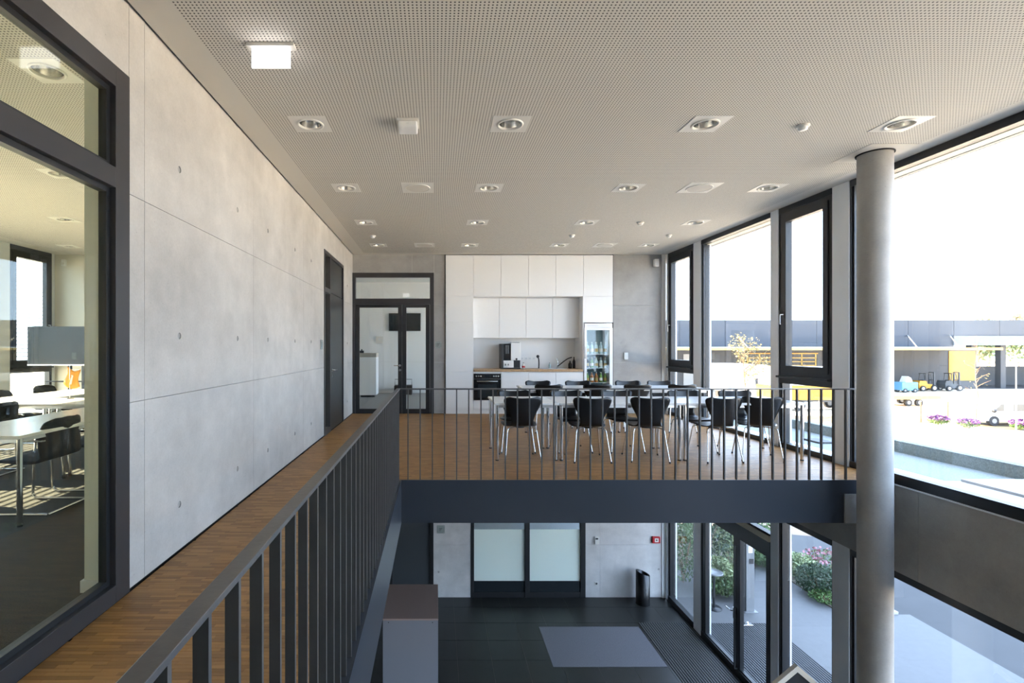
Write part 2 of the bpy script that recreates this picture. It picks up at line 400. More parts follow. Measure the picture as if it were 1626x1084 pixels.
B(.20, .213, YF-.02, YF+.03, 0, ZC).build('shadow_joint', 'gap_dark', wf); B(3.860, 3.873, YF-.02, YF+.03, 0, ZC).build('shadow_joint', 'gap_dark', wf)
wm = struct('wall_meeting_far', 'cream painted end wall of the meeting room', B(XM-.1, -2.085, YF, YF+.2, 0, 3.6), 'cream_paint', 'wall')
wr = struct('wall_rear', 'concrete rear wall behind the viewer', B(-2.085, XR+.2, YR-.2, YR, ZL, 3.6), 'concrete_dark', 'wall')
struct('wall_meeting_rear', 'white rear wall of the meeting room', B(XM-.1, -2.085, YR-.2, YR, -.4, 3.6), 'white_paint', 'wall'); struct('wall_lower_rear', 'rear wall of the lower storey', B(-6.2, -2.085, YR-.2, YR, ZL, -.4), 'concrete_dark', 'wall')
# --- lower far wall
GX0, GX1 = .765, 3.27    # glazing edges
wlf = struct('wall_lower_far', 'fair-faced concrete wall of the entrance hall under the gallery',
     MB().box(-.05, GX0, YF+.026, YF+.2, ZL, -.4).box(GX1, XR, YF+.026, YF+.2, ZL, -.4).box(-6, -.95, YF+.026, YF+.2, ZL, -.4), 'white_paint', 'wall')
LZ = (ZL+.004, -2.86, -1.93, -.42)
for a, b in ((-.05, GX0), (GX1, 3.59), (3.59, 4.93)):
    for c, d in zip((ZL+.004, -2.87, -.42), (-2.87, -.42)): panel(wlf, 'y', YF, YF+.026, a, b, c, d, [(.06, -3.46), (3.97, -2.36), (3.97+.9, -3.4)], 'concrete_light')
B(4.932, XR, YF-.02, YF+.026, ZL, -.42).build('plaster_strip', 'white_paint', wlf)
wll = struct('wall_lower_left', 'plain wall of the entrance hall under the walkway', B(-6.2, -6, YR, 16.2, ZL, -.4), 'concrete', 'wall')
# --- back rooms behind the far wall
wb = struct('wall_back_room', 'white panelled wall of the rooms behind the gallery', B(-5, XR, 16.05, 16.3, ZL, 3.6), 'white_paint', 'wall')
struct('wall_back_side', 'white side wall of the rooms behind the gallery', B(-5.2, -5, 11.25, 16.3, ZL, 3.6), 'white_paint', 'wall')
for a, b in ((-3.4, -1.66), (-1.65, .6)):
    for c, d in ((.12, .98), (.99, 3.0), (3.01, 3.5)): B(a, b, 16.02, 16.05, c, d).build('wall_panel', 'lacquer', wb)
struct('floor_back_room', 'grey floor of the room behind the far door', B(-5, XR, 11.25, 16.05, -.03, 0), 'grey_floor'); struct('ceiling_back_room', 'white ceiling of the room behind the far door', B(-5, XR, 11.25, 16.05, 3.5, 3.55), 'white_paint'); struct('ceiling_lower_back', 'white ceiling of the room behind the frosted door', B(-5, XR, 11.25, 16.05, -.46, -.41), 'white_paint'); struct('floor_lower_back', 'grey floor of the room behind the frosted door', B(-5, XR, 11.3, 16.05, ZL, ZL+.004), 'grey_floor')
# ------------------------------------------------------------------ steel edge: beam and fascia
gb = thing('edge_beam', 'dark blue-grey steel edge beam across the front of the gallery', 'beam')
MB().prism([(-.375, 0), (XR-.02, 0), (XR-.02, -.15), (4.455, -.15), (4.455, -.456), (-.375, -.456)], 'y', YB, YB+.012).build('web', 'steel_beam', gb)
B(-.375, 4.455, YB, YB+.09, -.468, -.456).build('flange', 'steel_beam', gb)
wf2 = thing('walkway_fascia', 'dark steel fascia along the open side of the walkway', 'fascia')
B(-.387, -.375, -.2, YB, -.456, .0).build('web', 'steel_beam', wf2)
B(-.46, -.375, -.2, YB, -.468, -.456).build('flange', 'steel_beam', wf2); B(-.455, -.375, .2, YB+.012, .0002, .003).build('edge_plate', 'steel_beam', wf2)
cb = struct('wall_corbel', 'concrete bracket carrying the beam beside the column', B(4.46, XR, YB-.01, YB+.5, -.47, -.152), 'concrete_dark', 'bracket')
# ------------------------------------------------------------------ railings
rl = thing('walkway_railing', 'dark steel flat-bar railing running along the walkway', 'railing')
B(-.432, -.392, .25, YB+.05, .984, .998).build('handrail', 'rail_paint', rl, .0015)
bl = B(-.014, .014, -.006, .006, .003, .984).mesh('baluster', 'rail_paint')
y = .345
while y < YB-.02:
    o = bpy.data.objects.new('baluster', bl); C.objects.link(o); o.parent = rl; o.location = (-.408, y, 0); y += .1345
rg = thing('gallery_railing', 'dark steel flat-bar railing across the front of the gallery', 'railing')
B(-.392, XR-.005, YB+.01, YB+.05, .984, .998).build('handrail', 'rail_paint', rg, .0015)
bg_ = B(-.006, .006, -.014, .014, 0, .984).mesh('baluster', 'rail_paint')
for k in range(40):
    x = -.305+k*.1334
    if x > XR-.02: break
    o = bpy.data.objects.new('baluster', bg_); C.objects.link(o); o.parent = rg; o.location = (x, YB+.03, 0)
# ------------------------------------------------------------------ column
col = struct('column', 'round fair-faced concrete column rising through both storeys', None, None, 'column')
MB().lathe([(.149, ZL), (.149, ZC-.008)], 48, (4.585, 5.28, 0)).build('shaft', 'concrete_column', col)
MB().lathe([(.163, ZC-.014), (.163, ZC-.002), (.150, ZC-.002), (.150, ZC-.014), (.163, ZC-.014)], 48, (4.585, 5.28, 0), False).build('collar', 'gap_dark', col)
B(4.33, 4.84, 5.02, 5.54, ZC-.004, ZC-.001).build('plain_ceiling_patch', 'ceiling_paint', col)
# ------------------------------------------------------------------ facades
def facade(X, s, z0, z1, posts, bays, base, lowpane, word, postmat='post_grey'):
    """one glazed bay at a time: window_<n> with its frame, panes and the post on its near side"""
    n = base
    for (ya, yb, kind) in bays:
        w_ = struct('window_%d' % n, '%s, %s' % (word, {'f': 'fixed full-height pane', 'c': 'bay with a dark opening casement above a low pane', 'd': 'bay of the double door'}[kind]+' %.0f m from the viewer' % max(1, (ya+yb)/2)), None, None, 'window'); n += 1
        def bx(a, b, c, d, e, f): return B(X+s*a, X+s*b, c, d, e, f)
        h = .08
        bx(0, .10, ya, yb, z1-h, z1).build('head_rail', 'anthracite', w_)
        bx(-.004, .10, ya, yb, z0, z0+.11).build('bottom_rail', 'anthracite', w_)
        if kind != 'd':
            bx(.03, .10, ya, ya+.03, z0+.11, z1-h).build('side_rail', 'anthracite', w_); bx(.03, .10, yb-.03, yb, z0+.11, z1-h).build('side_rail', 'anthracite', w_)
        if kind == 'f':
            bx(.070, .076, ya+.03, yb-.03, z0+.11, z1-h).build('pane', 'glass', w_)
        if kind == 'c':
            zt = 1.04
            bx(.070, .076, ya+.03, yb-.03, z0+.11, zt-.1).build('pane', 'glass', w_)
            bx(.0, .10, ya, yb, zt-.11, zt-.03).build('transom', 'anthracite', w_)
            bx(-.05, .10, ya, yb, zt-.03, zt).build('sill', 'anthracite', w_, .004)
            f = MB()
            for (a, b, wd, o0, o1) in ((ya+.0, yb-.0, .06, .015, .10), (ya+.06, yb-.06, .085, .0, .09)):
                q0, q1 = zt + (.06 if o0 == 0 else 0), z1-h-(.06 if o0 == 0 else 0)
                mm = MB().box(X+s*o0, X+s*o1, a, a+wd, q0, q1).box(X+s*o0, X+s*o1, b-wd, b, q0, q1).box(X+s*o0, X+s*o1, a+wd, b-wd, q0, q0+wd).box(X+s*o0, X+s*o1, a+wd, b-wd, q1-wd, q1)
                pt = mm.build('sash' if o0 == 0 else 'casement_frame', 'anthracite', w_)
                if o0 == 0:
                    g = bx(.05, .056, a+wd, b-wd, q0+wd, q1-wd).build('pane', 'glass', pt)
                    hy = b-wd/2; hz = 1.85
                    MB().tube([(X-s*.0, hy, hz+.07), (X-s*.05, hy, hz+.07), (X-s*.055, hy, hz+.05), (X-s*.055, hy, hz-.06), (X-s*.045, hy, hz-.07)], .008, 8).build('handle', 'brushed', pt)
                    B(X+s*.002, X-s*.008, hy-.014, hy+.014, hz+.02, hz+.11).build('handle_plate', 'anthracite', pt)
        if kind == 'd':
            dz = -1.64
            bx(.0, .10, ya, yb, dz, dz+.10).build('transom', 'anthracite', w_)
            bx(-.02, .08, ya, yb, dz+.16, dz+.25).build('door_drive_cover', 'soffit', w_)
            bx(.0, .10, ya, yb, dz+.10, dz+.16).build('transom', 'anthracite', w_); bx(.0, .10, ya, yb, dz+.25, dz+.28).build('transom', 'anthracite', w_)
            bx(.070, .076, ya+.03, yb-.03, dz+.28, z1-h).build('pane', 'glass', w_)
            ym = 8.47
            for k, (a, b) in enumerate(((ya+.03, ym-.003), (ym+.003, yb-.03))):
                lf_ = MB(); wd = .09
                for q in ((a, a+wd, z0+.02, dz), (b-wd, b, z0+.02, dz), (a+wd, b-wd, z0+.02, z0+.13), (a+wd, b-wd, dz-.1, dz)): lf_.box(X+s*.02, X+s*.085, *q)
                l = lf_.build('door_leaf', 'anthracite', w_)
                bx(.05, .056, a+wd, b-wd, z0+.13, dz-.1).build('pane', 'glass', l)
                hy = (b-wd/2) if k == 0 else (a+wd/2)
                if k == 1:
                    MB().tube([(X, hy, -2.98), (X-s*.05, hy, -2.98), (X-s*.055, hy+.02, -2.98), (X-s*.055, hy+.14, -2.98)], .010, 8).build('handle', 'chrome', l)
                    B(X+s*.02, X-s*.006, hy-.02, hy+.02, -3.12, -2.93).build('handle_plate', 'brushed', l)
                else: MB().tube([(X, hy, -3.9), (X-s*.05, hy, -3.9), (X-s*.05, hy, -1.85), (X, hy, -1.85)], .012, 8).build('pull_bar', 'anthracite', l)
    for (a, b) in posts:
        o = struct('trim_%d' % (base*10+posts.index((a, b))), '%s, grey post about %.0f m from the viewer' % (word, max(1, (a+b)/2)), None, None, 'post')
        B(X, X+s*.20, a+.015, b-.015, z0, z1-.0).build('post', postmat, o)
        B(X+s*.012, X+s*.16, a-.004, b+.004, z0, z1-.0).build('post_edge', 'anthracite', o)
    return n
PO = [(10.93, 11.03), (9.57, 9.87), (7.40, 7.60), (6.13, 6.42), (2.6, 2.85), (-.9, -.65)]
facade(XR, 1, -.04, 3.47, PO, [(9.87, 10.93, 'c'), (7.60, 9.57, 'f'), (6.42, 7.40, 'c'), (2.85, 6.13, 'f'), (-.65, 2.6, 'f')], 1, True, 'upper window wall of the gallery')
facade(XR, 1, ZL, -.99, PO, [(9.87, 10.93, 'f'), (7.60, 9.57, 'd'), (6.42, 7.40, 'f'), (2.85, 6.13, 'f'), (-.65, 2.6, 'f')], 11, False, 'lower window wall of the entrance hall')
PL = [(10.93, 11.03), (9.57, 9.87), (5.55, 5.78), (2.2, 2.43), (-.9, -.65)]
facade(XM, -1, -.04, 3.47, PL, [(9.87, 10.93, 'c'), (5.78, 9.57, 'f'), (2.43, 5.55, 'f'), (-.65, 2.2, 'f')], 21, True, 'window wall of the meeting room')
B_ = [(11.3, 13.6), (13.7, 16.0)]
for k, (a, b) in enumerate(B_):
    for z0, z1, q in ((0, 3.47, 'upper'), (ZL, -.99, 'lower')):
        w_ = struct('window_%d' % (31+k*2+(q == 'lower')), 'plain pane lighting the %s back room, %s' % (q, ('nearer', 'farther')[k]), None, None, 'window')
        for f in ((a, a+.08, z0, z1), (b-.08, b, z0, z1), (a, b, z0, z0+.08), (a, b, z1-.08, z1)): B(XR, XR+.1, *f).build('frame_bar', 'anthracite', w_)
        B(XR+.05, XR+.056, a+.08, b-.08, z0+.08, z1-.08).build('pane', 'glass', w_)
# spandrel
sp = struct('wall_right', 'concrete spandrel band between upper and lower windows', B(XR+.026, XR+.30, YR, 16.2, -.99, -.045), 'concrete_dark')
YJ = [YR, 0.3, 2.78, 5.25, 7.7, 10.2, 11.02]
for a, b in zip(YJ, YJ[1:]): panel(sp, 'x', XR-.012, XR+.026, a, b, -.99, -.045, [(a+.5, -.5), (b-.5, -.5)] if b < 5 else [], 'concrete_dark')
B(XR-.03, XR+.1, YR, 11.02, -.05, -.04).build('sill_strip', 'post_grey', sp)
sm = struct('wall_left_sill', 'concrete band under the meeting room windows', B(XM-.3, XM, YR, 16.2, -.99, -.04), 'concrete', 'wall')
# outside window head, flashing, canopy
hd = struct('trim_head', 'cream soffit outside above the windows', B(XR+.11, XR+.24, YR, 16.2, 3.385, 3.62), 'soffit')
B(XR+.24, XR+.275, YR, 16.2, 3.38, 3.62).build('edge_strip', 'anthracite', hd); B(XR+.275, XR+.33, YR, 16.2, 3.385, 3.62).build('blind_rail', 'hall_white', hd)
hd2 = struct('trim_head_left', 'soffit outside above the meeting room windows', B(XM-.3, XM-.11, YR, 16.2, 3.39, 3.62), 'soffit')
ca = thing('entrance_canopy', 'flat canopy roof with a low upstand outside the upper windows', 'canopy', (0, 0, 0))
B(XR+.30, 6.39, 5.47, 13.2, -.28, -.0).build('deck', 'gravel', ca); B(6.39, 6.55, YR, 13.2, -.28, .153).build('upstand', 'gravel', ca)
B(XR+.30, 6.39, YR, 5.47, -.28, .004).build('deck_sheet', 'membrane', ca)
B(XR+.11, XR+.31, YR, 13.2, .03, .045).build('flashing', 'aluminium', ca)
B(5.66, 6.39, YR, 5.45, .004, .03).build('deck_panel', 'membrane', ca)
dr = B(-.12, .12, -.16, .16, 0, .025).build('roof_drain', 'hall_dark', None, .004); dr.location = (5.87, 7.75, 0.001); tag(dr, 'small dark drain grate on the canopy roof', 'drain')
# ------------------------------------------------------------------ meeting room screen on the left
gs = struct('window_41', 'floor-to-ceiling framed glass screen of the meeting room beside the walkway', None, None, 'window')
def gsb(x0, x1, y0, y1, z0, z1, m='frame_grey', n='frame_bar', p=None): return B(x0, x1, y0, y1, z0, z1).build(n, m, p or gs, .002)
X0, X1 = XL-.09, XL+.005
gsb(X0, X1, 2.87, 3.0, 0, 3.05); gsb(X0, X1, YR, 2.87, 2.93, 3.05); gsb(X0, X1, YR, 2.87, 0, .10); gsb(X0, X1, .82, .94, .10, 2.93)
for a, b in ((.94, 2.87), (YR, .82)):
    gsb(X0, X1, a, b, 2.355, 2.47)
    for c, d in ((.10, 2.355), (2.47, 2.93)):
        MB().box(XL-.075, XL-.03, a, a+.03, c, d).box(XL-.075, XL-.03, b-.03, b, c, d).box(XL-.075, XL-.03, a+.03, b-.03, c, c+.03).box(XL-.075, XL-.03, a+.03, b-.03, d-.03, d).build('glazing_bead', 'anthracite', gs)
        B(XL-.056, XL-.050, a+.03, b-.03, c+.03, d-.03).build('pane', 'glass_green', gs)
# ------------------------------------------------------------------ doors
d1 = struct('door_1', 'dark door with narrow glass sidelight in the concrete wall', None, None, 'door')
def db(par, n, m, *a): return B(*a).build(n, m, par)
for q in ((8.23, 8.29, 0, 3.05), (9.88, 9.94, 0, 3.05), (8.29, 9.88, 2.99, 3.05), (8.66, 8.74, 0, 2.99), (8.29, 8.66, 0, .09), (8.29, 8.66, 2.36, 2.44)): db(d1, 'frame_bar', 'frame_grey', XL-.09, XL+.012, *q)
db(d1, 'pane', 'glass_green', XL-.05, XL-.044, 8.29, 8.66, .09, 2.36); db(d1, 'pane', 'glass_green', XL-.05, XL-.044, 8.29, 8.66, 2.44, 2.99)
db(d1, 'overpanel', 'anthracite', XL-.06, XL-.012, 8.74, 9.88, 2.40, 2.99)
lf1 = db(d1, 'door_leaf', 'anthracite', XL-.06, XL-.005, 8.745, 9.875, .008, 2.385)
MB().cyl((XL-.005, 8.86, 1.05), (XL+.006, 8.86, 1.05), .026, 16).tube([(XL, 8.86, 1.05), (XL+.05, 8.86, 1.05), (XL+.055, 8.88, 1.05), (XL+.055, 9.0, 1.05)], .009, 8).build('handle', 'chrome', lf1)
MB().cyl((XL-.005, 8.86, .95), (XL+.006, 8.86, .95), .026, 16).build('lock', 'chrome', lf1)
d2 = struct('door_2', 'dark framed double glass door with transom at the end of the walkway', None, None, 'door')
S = F/YF
def X_(px): return (px-PX)/S
def Z_(py): return EYE-(py-PY)/S
for a, b, c, d in ((558.6, 564.4, 433, 657), (682.6, 689, 433, 657), (564.4, 682.6, 433, 440), (564.4, 682.6, 474, 483)): db(d2, 'frame_bar', 'frame_grey', X_(a), X_(b), YF-.012, YF+.1, max(0, Z_(d)), Z_(c))
db(d2, 'pane', 'glass', X_(564.4), X_(682.6), YF+.05, YF+.056, Z_(474), Z_(440))
for a, b, ga, gb2 in ((564.6, 638, 570.5, 632), (638.4, 682.4, 645, 676)):
    mm = MB()
    for q in ((a, ga, 483.4, 656.7), (gb2, b, 483.4, 656.7), (ga, gb2, 483.4, 488), (ga, gb2, 649, 656.7)): mm.box(X_(q[0]), X_(q[1]), YF+.0, YF+.07, Z_(q[3]), Z_(q[2]))
    l = mm.build('door_leaf', 'anthracite', d2)
    db(l, 'pane', 'glass', X_(ga), X_(gb2), YF+.04, YF+.046, Z_(649), Z_(488))
    if a < 600:
        x = X_(635)
        MB().cyl((x, YF, 1.05), (x, YF-.01, 1.05), .026, 16).tube([(x, YF, 1.05), (x, YF-.05, 1.05), (x-.02, YF-.055, 1.05), (x-.13, YF-.055, 1.05)], .009, 8).build('handle', 'chrome', l)
        MB().cyl((x, YF, .95), (x, YF-.01, .95), .026, 16).build('lock', 'chrome', l)
d3 = struct('door_3', 'dark glazed double door with frosted panes in the entrance hall', None, None, 'door')
for a, b in ((747.6, 752.7), (833.5, 841), (922, 929.6)): db(d3, 'frame_bar', 'anthracite', X_(a), X_(b), YF-.01, YF+.1, ZL, -.4)
for a, b in ((752.7, 833.5), (841, 922)):
    db(d3, 'bottom_rail', 'anthracite', X_(a), X_(b), YF, YF+.08, ZL, Z_(940)); db(d3, 'kick_panel', 'screen', X_(a), X_(b), YF+.02, YF+.06, Z_(940), Z_(923))
    p = db(d3, 'pane', 'glass', X_(a), X_(b), YF+.04, YF+.046, Z_(923), -.4)
    db(p, 'frosted_film', 'frosted', X_(a)+.002, X_(b)-.002, YF+.032, YF+.035, Z_(923), Z_(841))
d4 = struct('door_4', 'dark panelled doorway below the walkway', None, None, 'door')
db(d4, 'door_leaf', 'hall_dark', -.94, -.13, YF+.03, YF+.08, ZL, -.4); db(d4, 'frame_bar', 'anthracite', -.13, -.05, YF-.01, YF+.1, ZL, -.4); db(d4, 'frame_bar', 'anthracite', -1.02, -.94, YF-.01, YF+.1, ZL, -.4)
# ------------------------------------------------------------------ ceiling fittings
def downlight(name, label, x, y, group):
    t = thing(name, label, 'downlight', (x, y, ZC), 0, group)
    MB().plate([rect(-.166, .166, -.166, .166), circ(0, 0, .102, 32)], 'z', -.004, .004).build('mounting_plate', 'lamp_trim', t)
    MB().lathe([(.120, -.004), (.118, -.012), (.104, -.014), (.098, -.004), (.098, .02)], 32, (0, 0, 0), False).build('trim_ring', 'lamp_trim', t)
    MB().lathe([(.099, .0), (.092, .035), (.078, .07), (.055, .10), (.03, .115), (.001, .12)], 32, (0, 0, 0), False).build('reflector', 'reflector', t)
    MB().lathe([(.001, .055), (.020, .06), (.026, .08), (.022, .112)], 16, (0, 0, 0), False).build('bulb', 'bulb', t)
    return t
ORD = ('first', 'second', 'third', 'fourth', 'fifth')
d0 = None
for j, yy in enumerate(LY):
    for i, xx in enumerate(LX):
        lab = 'round recessed downlight, %s from the concrete wall, %s row counted from the viewer' % (ORD[i], ORD[j])
        if d0 is None: d0 = downlight('downlight', lab, xx, yy, 'recessed downlights in the gallery ceiling')
        else: dup(d0, (xx, yy, ZC), 0, lab)
for i, (xx, yy, q) in enumerate(mlights): dup(d0, (xx, yy, ZC), 0, 'round downlight in the meeting room ceiling, %s seen through the glass, counted from the viewer' % ORD[i], 'meeting room downlights')
s0 = None
for i, (xx, yy, q) in enumerate(speakers):
    lab = 'flat round ceiling loudspeaker, %s row, on the %s side' % (('nearer', 'nearer', 'far', 'far')[i], ('concrete wall', 'window')[i % 2])
    if s0 is None:
        s0 = thing('ceiling_speaker', lab, 'loudspeaker', (xx, yy, ZC), 0, 'ceiling loudspeakers')
        B(-.201, .201, -.201, .201, -.004, .004).build('mounting_plate', 'lamp_trim', s0)
        MB().lathe([(.160, -.004), (.158, -.012), (.150, -.014), (.146, -.010)], 40, (0, 0, 0), False).build('rim', 'lamp_trim', s0)
        MB().lathe([(.146, -.010), (.08, -.014), (.001, -.015)], 40, (0, 0, 0), False).build('grille', 'ceiling_paint', s0)
    else: dup(s0, (xx, yy, ZC), 0, lab)
ex = thing('exit_sign', 'glowing white blank panel sign hanging from the ceiling', 'sign', (-1.10, 3.38, ZC))
B(-.16, .16, -.03, .03, -.022, 0).build('housing', 'lamp_trim', ex, .004); B(-.128, .128, -.006, .006, -.155, -.022).build('light_panel', 'exit_glow', ex)
bx_ = thing('motion_sensor', 'white square sensor box under the ceiling beside the first light row', 'sensor', (-.25, 4.55, ZC))
B(-.095, .095, -.095, .095, -.018, 0).build('base', 'lamp_trim', bx_, .004); B(-.085, .085, -.085, .085, -.075, -.018).build('cover', 'lacquer', bx_, .012)
B(-.012, .012, -.087, -.085, -.045, -.04).build('indicator', 'post_grey', bx_)
SD = [(1275, 199, 'beside the fourth light of the near row'), (1017, 353, 'in the middle of the third light row'), (908, 373, 'in front of the kitchen'), (1062, 373, 'near the far window corner'), (592, 374, 'above the far glass door')]
k0 = None
for px, py, wd in SD:
    d = F*2.02/(PY-py); x = (px-PX)*d/F
    if k0 is None:
        k0 = thing('smoke_detector', 'small white smoke detector on the ceiling '+wd, 'detector', (x, d, ZC), 0, 'smoke detectors')
        MB().lathe([(.055, 0), (.055, -.012), (.045, -.02)], 24, (0, 0, 0)).build('base', 'lamp_trim', k0); MB().lathe([(.04, -.02), (.036, -.04), (.02, -.048)], 24).build('head', 'lacquer', k0)
    else: dup(k0, (x, d, ZC), 0, 'small white smoke detector on the ceiling '+wd)
# ------------------------------------------------------------------ chairs
def smooth_path(pts, n):
    out = []; m = len(pts)
    for i in range(n+1):
        t = i/n*(m-1); k = min(int(t), m-2); u = t-k
        p0, p1, p2, p3 = (pts[max(0, k-1)], pts[k], pts[k+1], pts[min(m-1, k+2)])
        out.append(tuple(.5*((2*b)+(-a+c)*u+(2*a-5*b+4*c-d)*u*u+(-a+3*b-3*c+d)*u**3) for a, b, c, d in zip(p0, p1, p2, p3)))
    return out
def shell_mesh(prof, name, m, nv=30, nu=12, th=.011, curve_back=.04, curve_seat=.012, dip=.02):
    P = smooth_path(prof, nv); top = []
    zmax = max(p[1] for p in P)
    for i, (y, z, hw) in enumerate(P):
        t = max(0, min(1, (z-.47)/.2)); row = []
        for j in range(nu+1):
            u = -1+2*j/nu; c = u*u
            e = max(0, (z-(zmax-.07))/.07)
            row.append(Vector((hw*math.sin(u*PI/2)/1.0 if False else hw*u, y + t*curve_back*c*(hw/.2), z + (1-t)*curve_seat*(c*.2) - e*dip*(1-c))))
        top.append(row)
    n, k = nv+1, nu+1
    nr = []
    for i in range(n):
        for j in range(k):
            a = top[min(i+1, n-1)][j]-top[max(i-1, 0)][j]; b = top[i][min(j+1, k-1)]-top[i][max(j-1, 0)]
            nr.append(b.cross(a).normalized())
    v = [q for r in top for q in r]; lo = [q-nr[i]*th for i, q in enumerate(v)]
    f = []
    for i in range(n-1):
        for j in range(k-1): f.append([i*k+j, i*k+j+1, (i+1)*k+j+1, (i+1)*k+j])
    o = n*k; f2 = [[q+o for q in reversed(x)] for x in f]
    rim = [i*k for i in range(n)]+[(n-1)*k+j for j in range(1, k)]+[i*k+k-1 for i in range(n-2, -1, -1)]+[j for j in range(k-2, 0, -1)]
    f3 = [[rim[i], rim[(i+1) % len(rim)], rim[(i+1) % len(rim)]+o, rim[i]+o] for i in range(len(rim))]
    mb = MB().add(v+lo, f+f2+f3, True)
    return mb.mesh(name, m)
PROF = [(.225, .428, .165), (.21, .442, .192), (.15, .452, .218), (.05, .447, .228), (-.05, .438, .218), (-.12, .436, .188), (-.165, .446, .160), (-.195, .475, .142), (-.212, .53, .142), (-.232, .60, .168), (-.252, .68, .208), (-.268, .75, .236), (-.276, .79, .240), (-.280, .815, .222), (-.282, .828, .175)]
def make_chair():
    t = thing('shell_chair', '', 'chair', (0, 0, 0), 0, 'black shell chairs around the gallery tables')
    obj('shell', shell_mesh(PROF, 'shell', 'black_lacquer'), t)
    for sx in (-1, 1):
        for sy in (-1, 1):
            p = smooth_path([(sx*.03, sy*.03-.01, .418), (sx*.10, sy*.09-.01, .420), (sx*.165, sy*.15-.01, .414), (sx*.185, sy*.172-.01, .385), (sx*.20, sy*.195-.01, .25), (sx*.228, sy*.245-.01, .012)], 18)
            l = MB().tube(p, .0075, 8).build('leg', 'chrome', t)
            MB().cyl((sx*.2275, sy*.244-.01, .022), (sx*.2305, sy*.248-.01, 0), .0105, 10).build('foot', 'black_plastic', l)
    MB().cyl((0, -.01, .408), (0, -.01, .434), .07, 20).build('hub', 'black_plastic', t)
    return t
ch0 = make_chair(); used = [False]
def chair(x, y, rz, label):
    if not used[0]:
        used[0] = True; ch0.location = (x, y, 0); ch0.rotation_euler = (0, 0, rz); ch0['label'] = label; return ch0
    return dup(ch0, (x, y, 0), rz, label)
rowsC = [('near side of the front table', [(1.09, 6.60, .03), (1.965, 6.56, -.02), (2.72, 6.58, -.12), (3.60, 6.56, .05), (4.20, 6.62, -.30)], 0),
         ('far side of the front table', [(1.13, 7.13, -.02), (1.90, 7.13, .04), (2.62, 7.13, .02), (3.61, 7.13, .03), (4.34, 7.13, -.03)], PI),
         ('near side of the back table', [(1.90, 8.78, .04), (2.745, 8.80, -.03), (3.41, 8.80, .05), (4.19, 8.80, -.04)], 0),
         ('far side of the back table', [(1.92, 9.25, .03), (2.66, 9.25, 0), (3.59, 9.25, -.03), (4.2, 9.25, .03)], PI)]
for wd, lst, r in rowsC:
    for i, (x, y, a) in enumerate(lst): chair(x, y, r+a, 'black shell chair, %s from the door on the %s' % (ORD[i], wd))
# tables
def table(name, label, x0, x1, y0, y1, group, h=.74, edge='table_edge', rad=.0):
    t = thing(name, label, 'table', ((x0+x1)/2, (y0+y1)/2, 0), 0, group); a, b = (x1-x0)/2, (y1-y0)/2
    tp = B(-a+.003, a-.003, -b+.003, b-.003, h-.028, h).build('tabletop', 'table_white', t, .004)
    fr = MB()
    for q in ((-a+.04, a-.04, -b+.05, -b+.075), (-a+.04, a-.04, b-.075, b-.05), (-a+.05, -a+.075, -b+.06, b-.06), (a-.075, a-.05, -b+.06, b-.06)): fr.box(*q, h-.065, h-.028)
    fr.build('apron', 'brushed', t)
    for sx in (-1, 1):
        for sy in (-1, 1):
            x, y = sx*(a-.035), sy*(b-.05)
            l = MB().cyl((x, y, .015), (x, y, h-.028), .021, 16).build('leg', 'chrome', t); MB().cyl((x, y, 0), (x, y, .015), .022, 14).build('foot', 'black_plastic', l)
    return t
G1 = 'white gallery tables'
table('dining_table', 'short white table at the door-side end of the front row', .75, 1.57, 6.42, 7.30, G1); table('dining_table', 'long white table in the middle of the front row', 1.57, 3.15, 6.42, 7.30, G1); table('dining_table', 'long white table at the window end of the front row', 3.15, 4.72, 6.42, 7.30, G1)
table('dining_table', 'long white table at the kitchen-side start of the back row', 1.50, 3.08, 8.55, 9.43, G1); table('dining_table', 'long white table at the window end of the back row', 3.08, 4.66, 8.55, 9.43, G1)
# ------------------------------------------------------------------ kitchen
KY = 11.0; KB = YF+.60
E = [.217, .820, 1.420, 2.020, 2.612, 3.212, 3.856]
def front(par, x0, x1, z0, z1, y=KY, n='door'): return B(x0+.003, x1-.003, y, y+.019, z0+.004, z1-.004).build(n, 'lacquer', par, .001)
def cab(name, label, x0, x1, z0, z1, fr, y=KY, y1=None, group='white kitchen cabinets'):
    t = thing(name, label, 'cabinet', ((x0+x1)/2, y, z0), 0, group)
    b = B(x0+.001, x1-.001, y+.019, y1 or KB, z0, z1).build('body', 'lacquer', t)
    ps = [b]+[front(t, x0, x1, a, c, y, n) for a, c, n in fr]
    for p in ps:
        p.data.transform(Matrix.Translation((-(x0+x1)/2, -y, -z0)))
    return t
cab('tall_cabinet', 'tall white floor-to-ceiling cabinet at the door side of the kitchen', E[0], E[1], .0, 3.455, [(.10, .916, 'door'), (.916, 2.0, 'door'), (2.0, 2.556, 'door'), (2.556, 3.455, 'door')])
for i in range(1, 5): cab('upper_cabinet', 'white ceiling-high upper cabinet, %s from the tall cabinet' % ORD[i-1], E[i], E[i+1], 2.556, 3.455, [(2.556, 3.455, 'door')])
cab('upper_cabinet', 'white cabinet stack above the glass-door fridge', E[5], E[6], 1.985, 3.455, [(1.985, 2.556, 'door'), (2.556, 3.455, 'door')])
for i in range(4): cab('wall_cabinet', 'white set-back wall cabinet over the worktop, %s from the tall cabinet' % ORD[i], E[i+1], E[i+2], 1.653, 2.553, [(1.653, 2.553, 'door')], KY+.32)
cab('base_cabinet', 'white base cabinet that houses the built-in oven', E[1], E[2], 0, .916, [(.10, .297, 'drawer')], group='white base cabinets')
for i in range(2, 5): cab('base_cabinet', 'white base cabinet with drawers under the worktop, %s after the oven' % ORD[i-2], E[i], E[i+1], 0, .916, [(.10, .74, 'drawer'), (.74, .905, 'drawer')], group='white base cabinets')
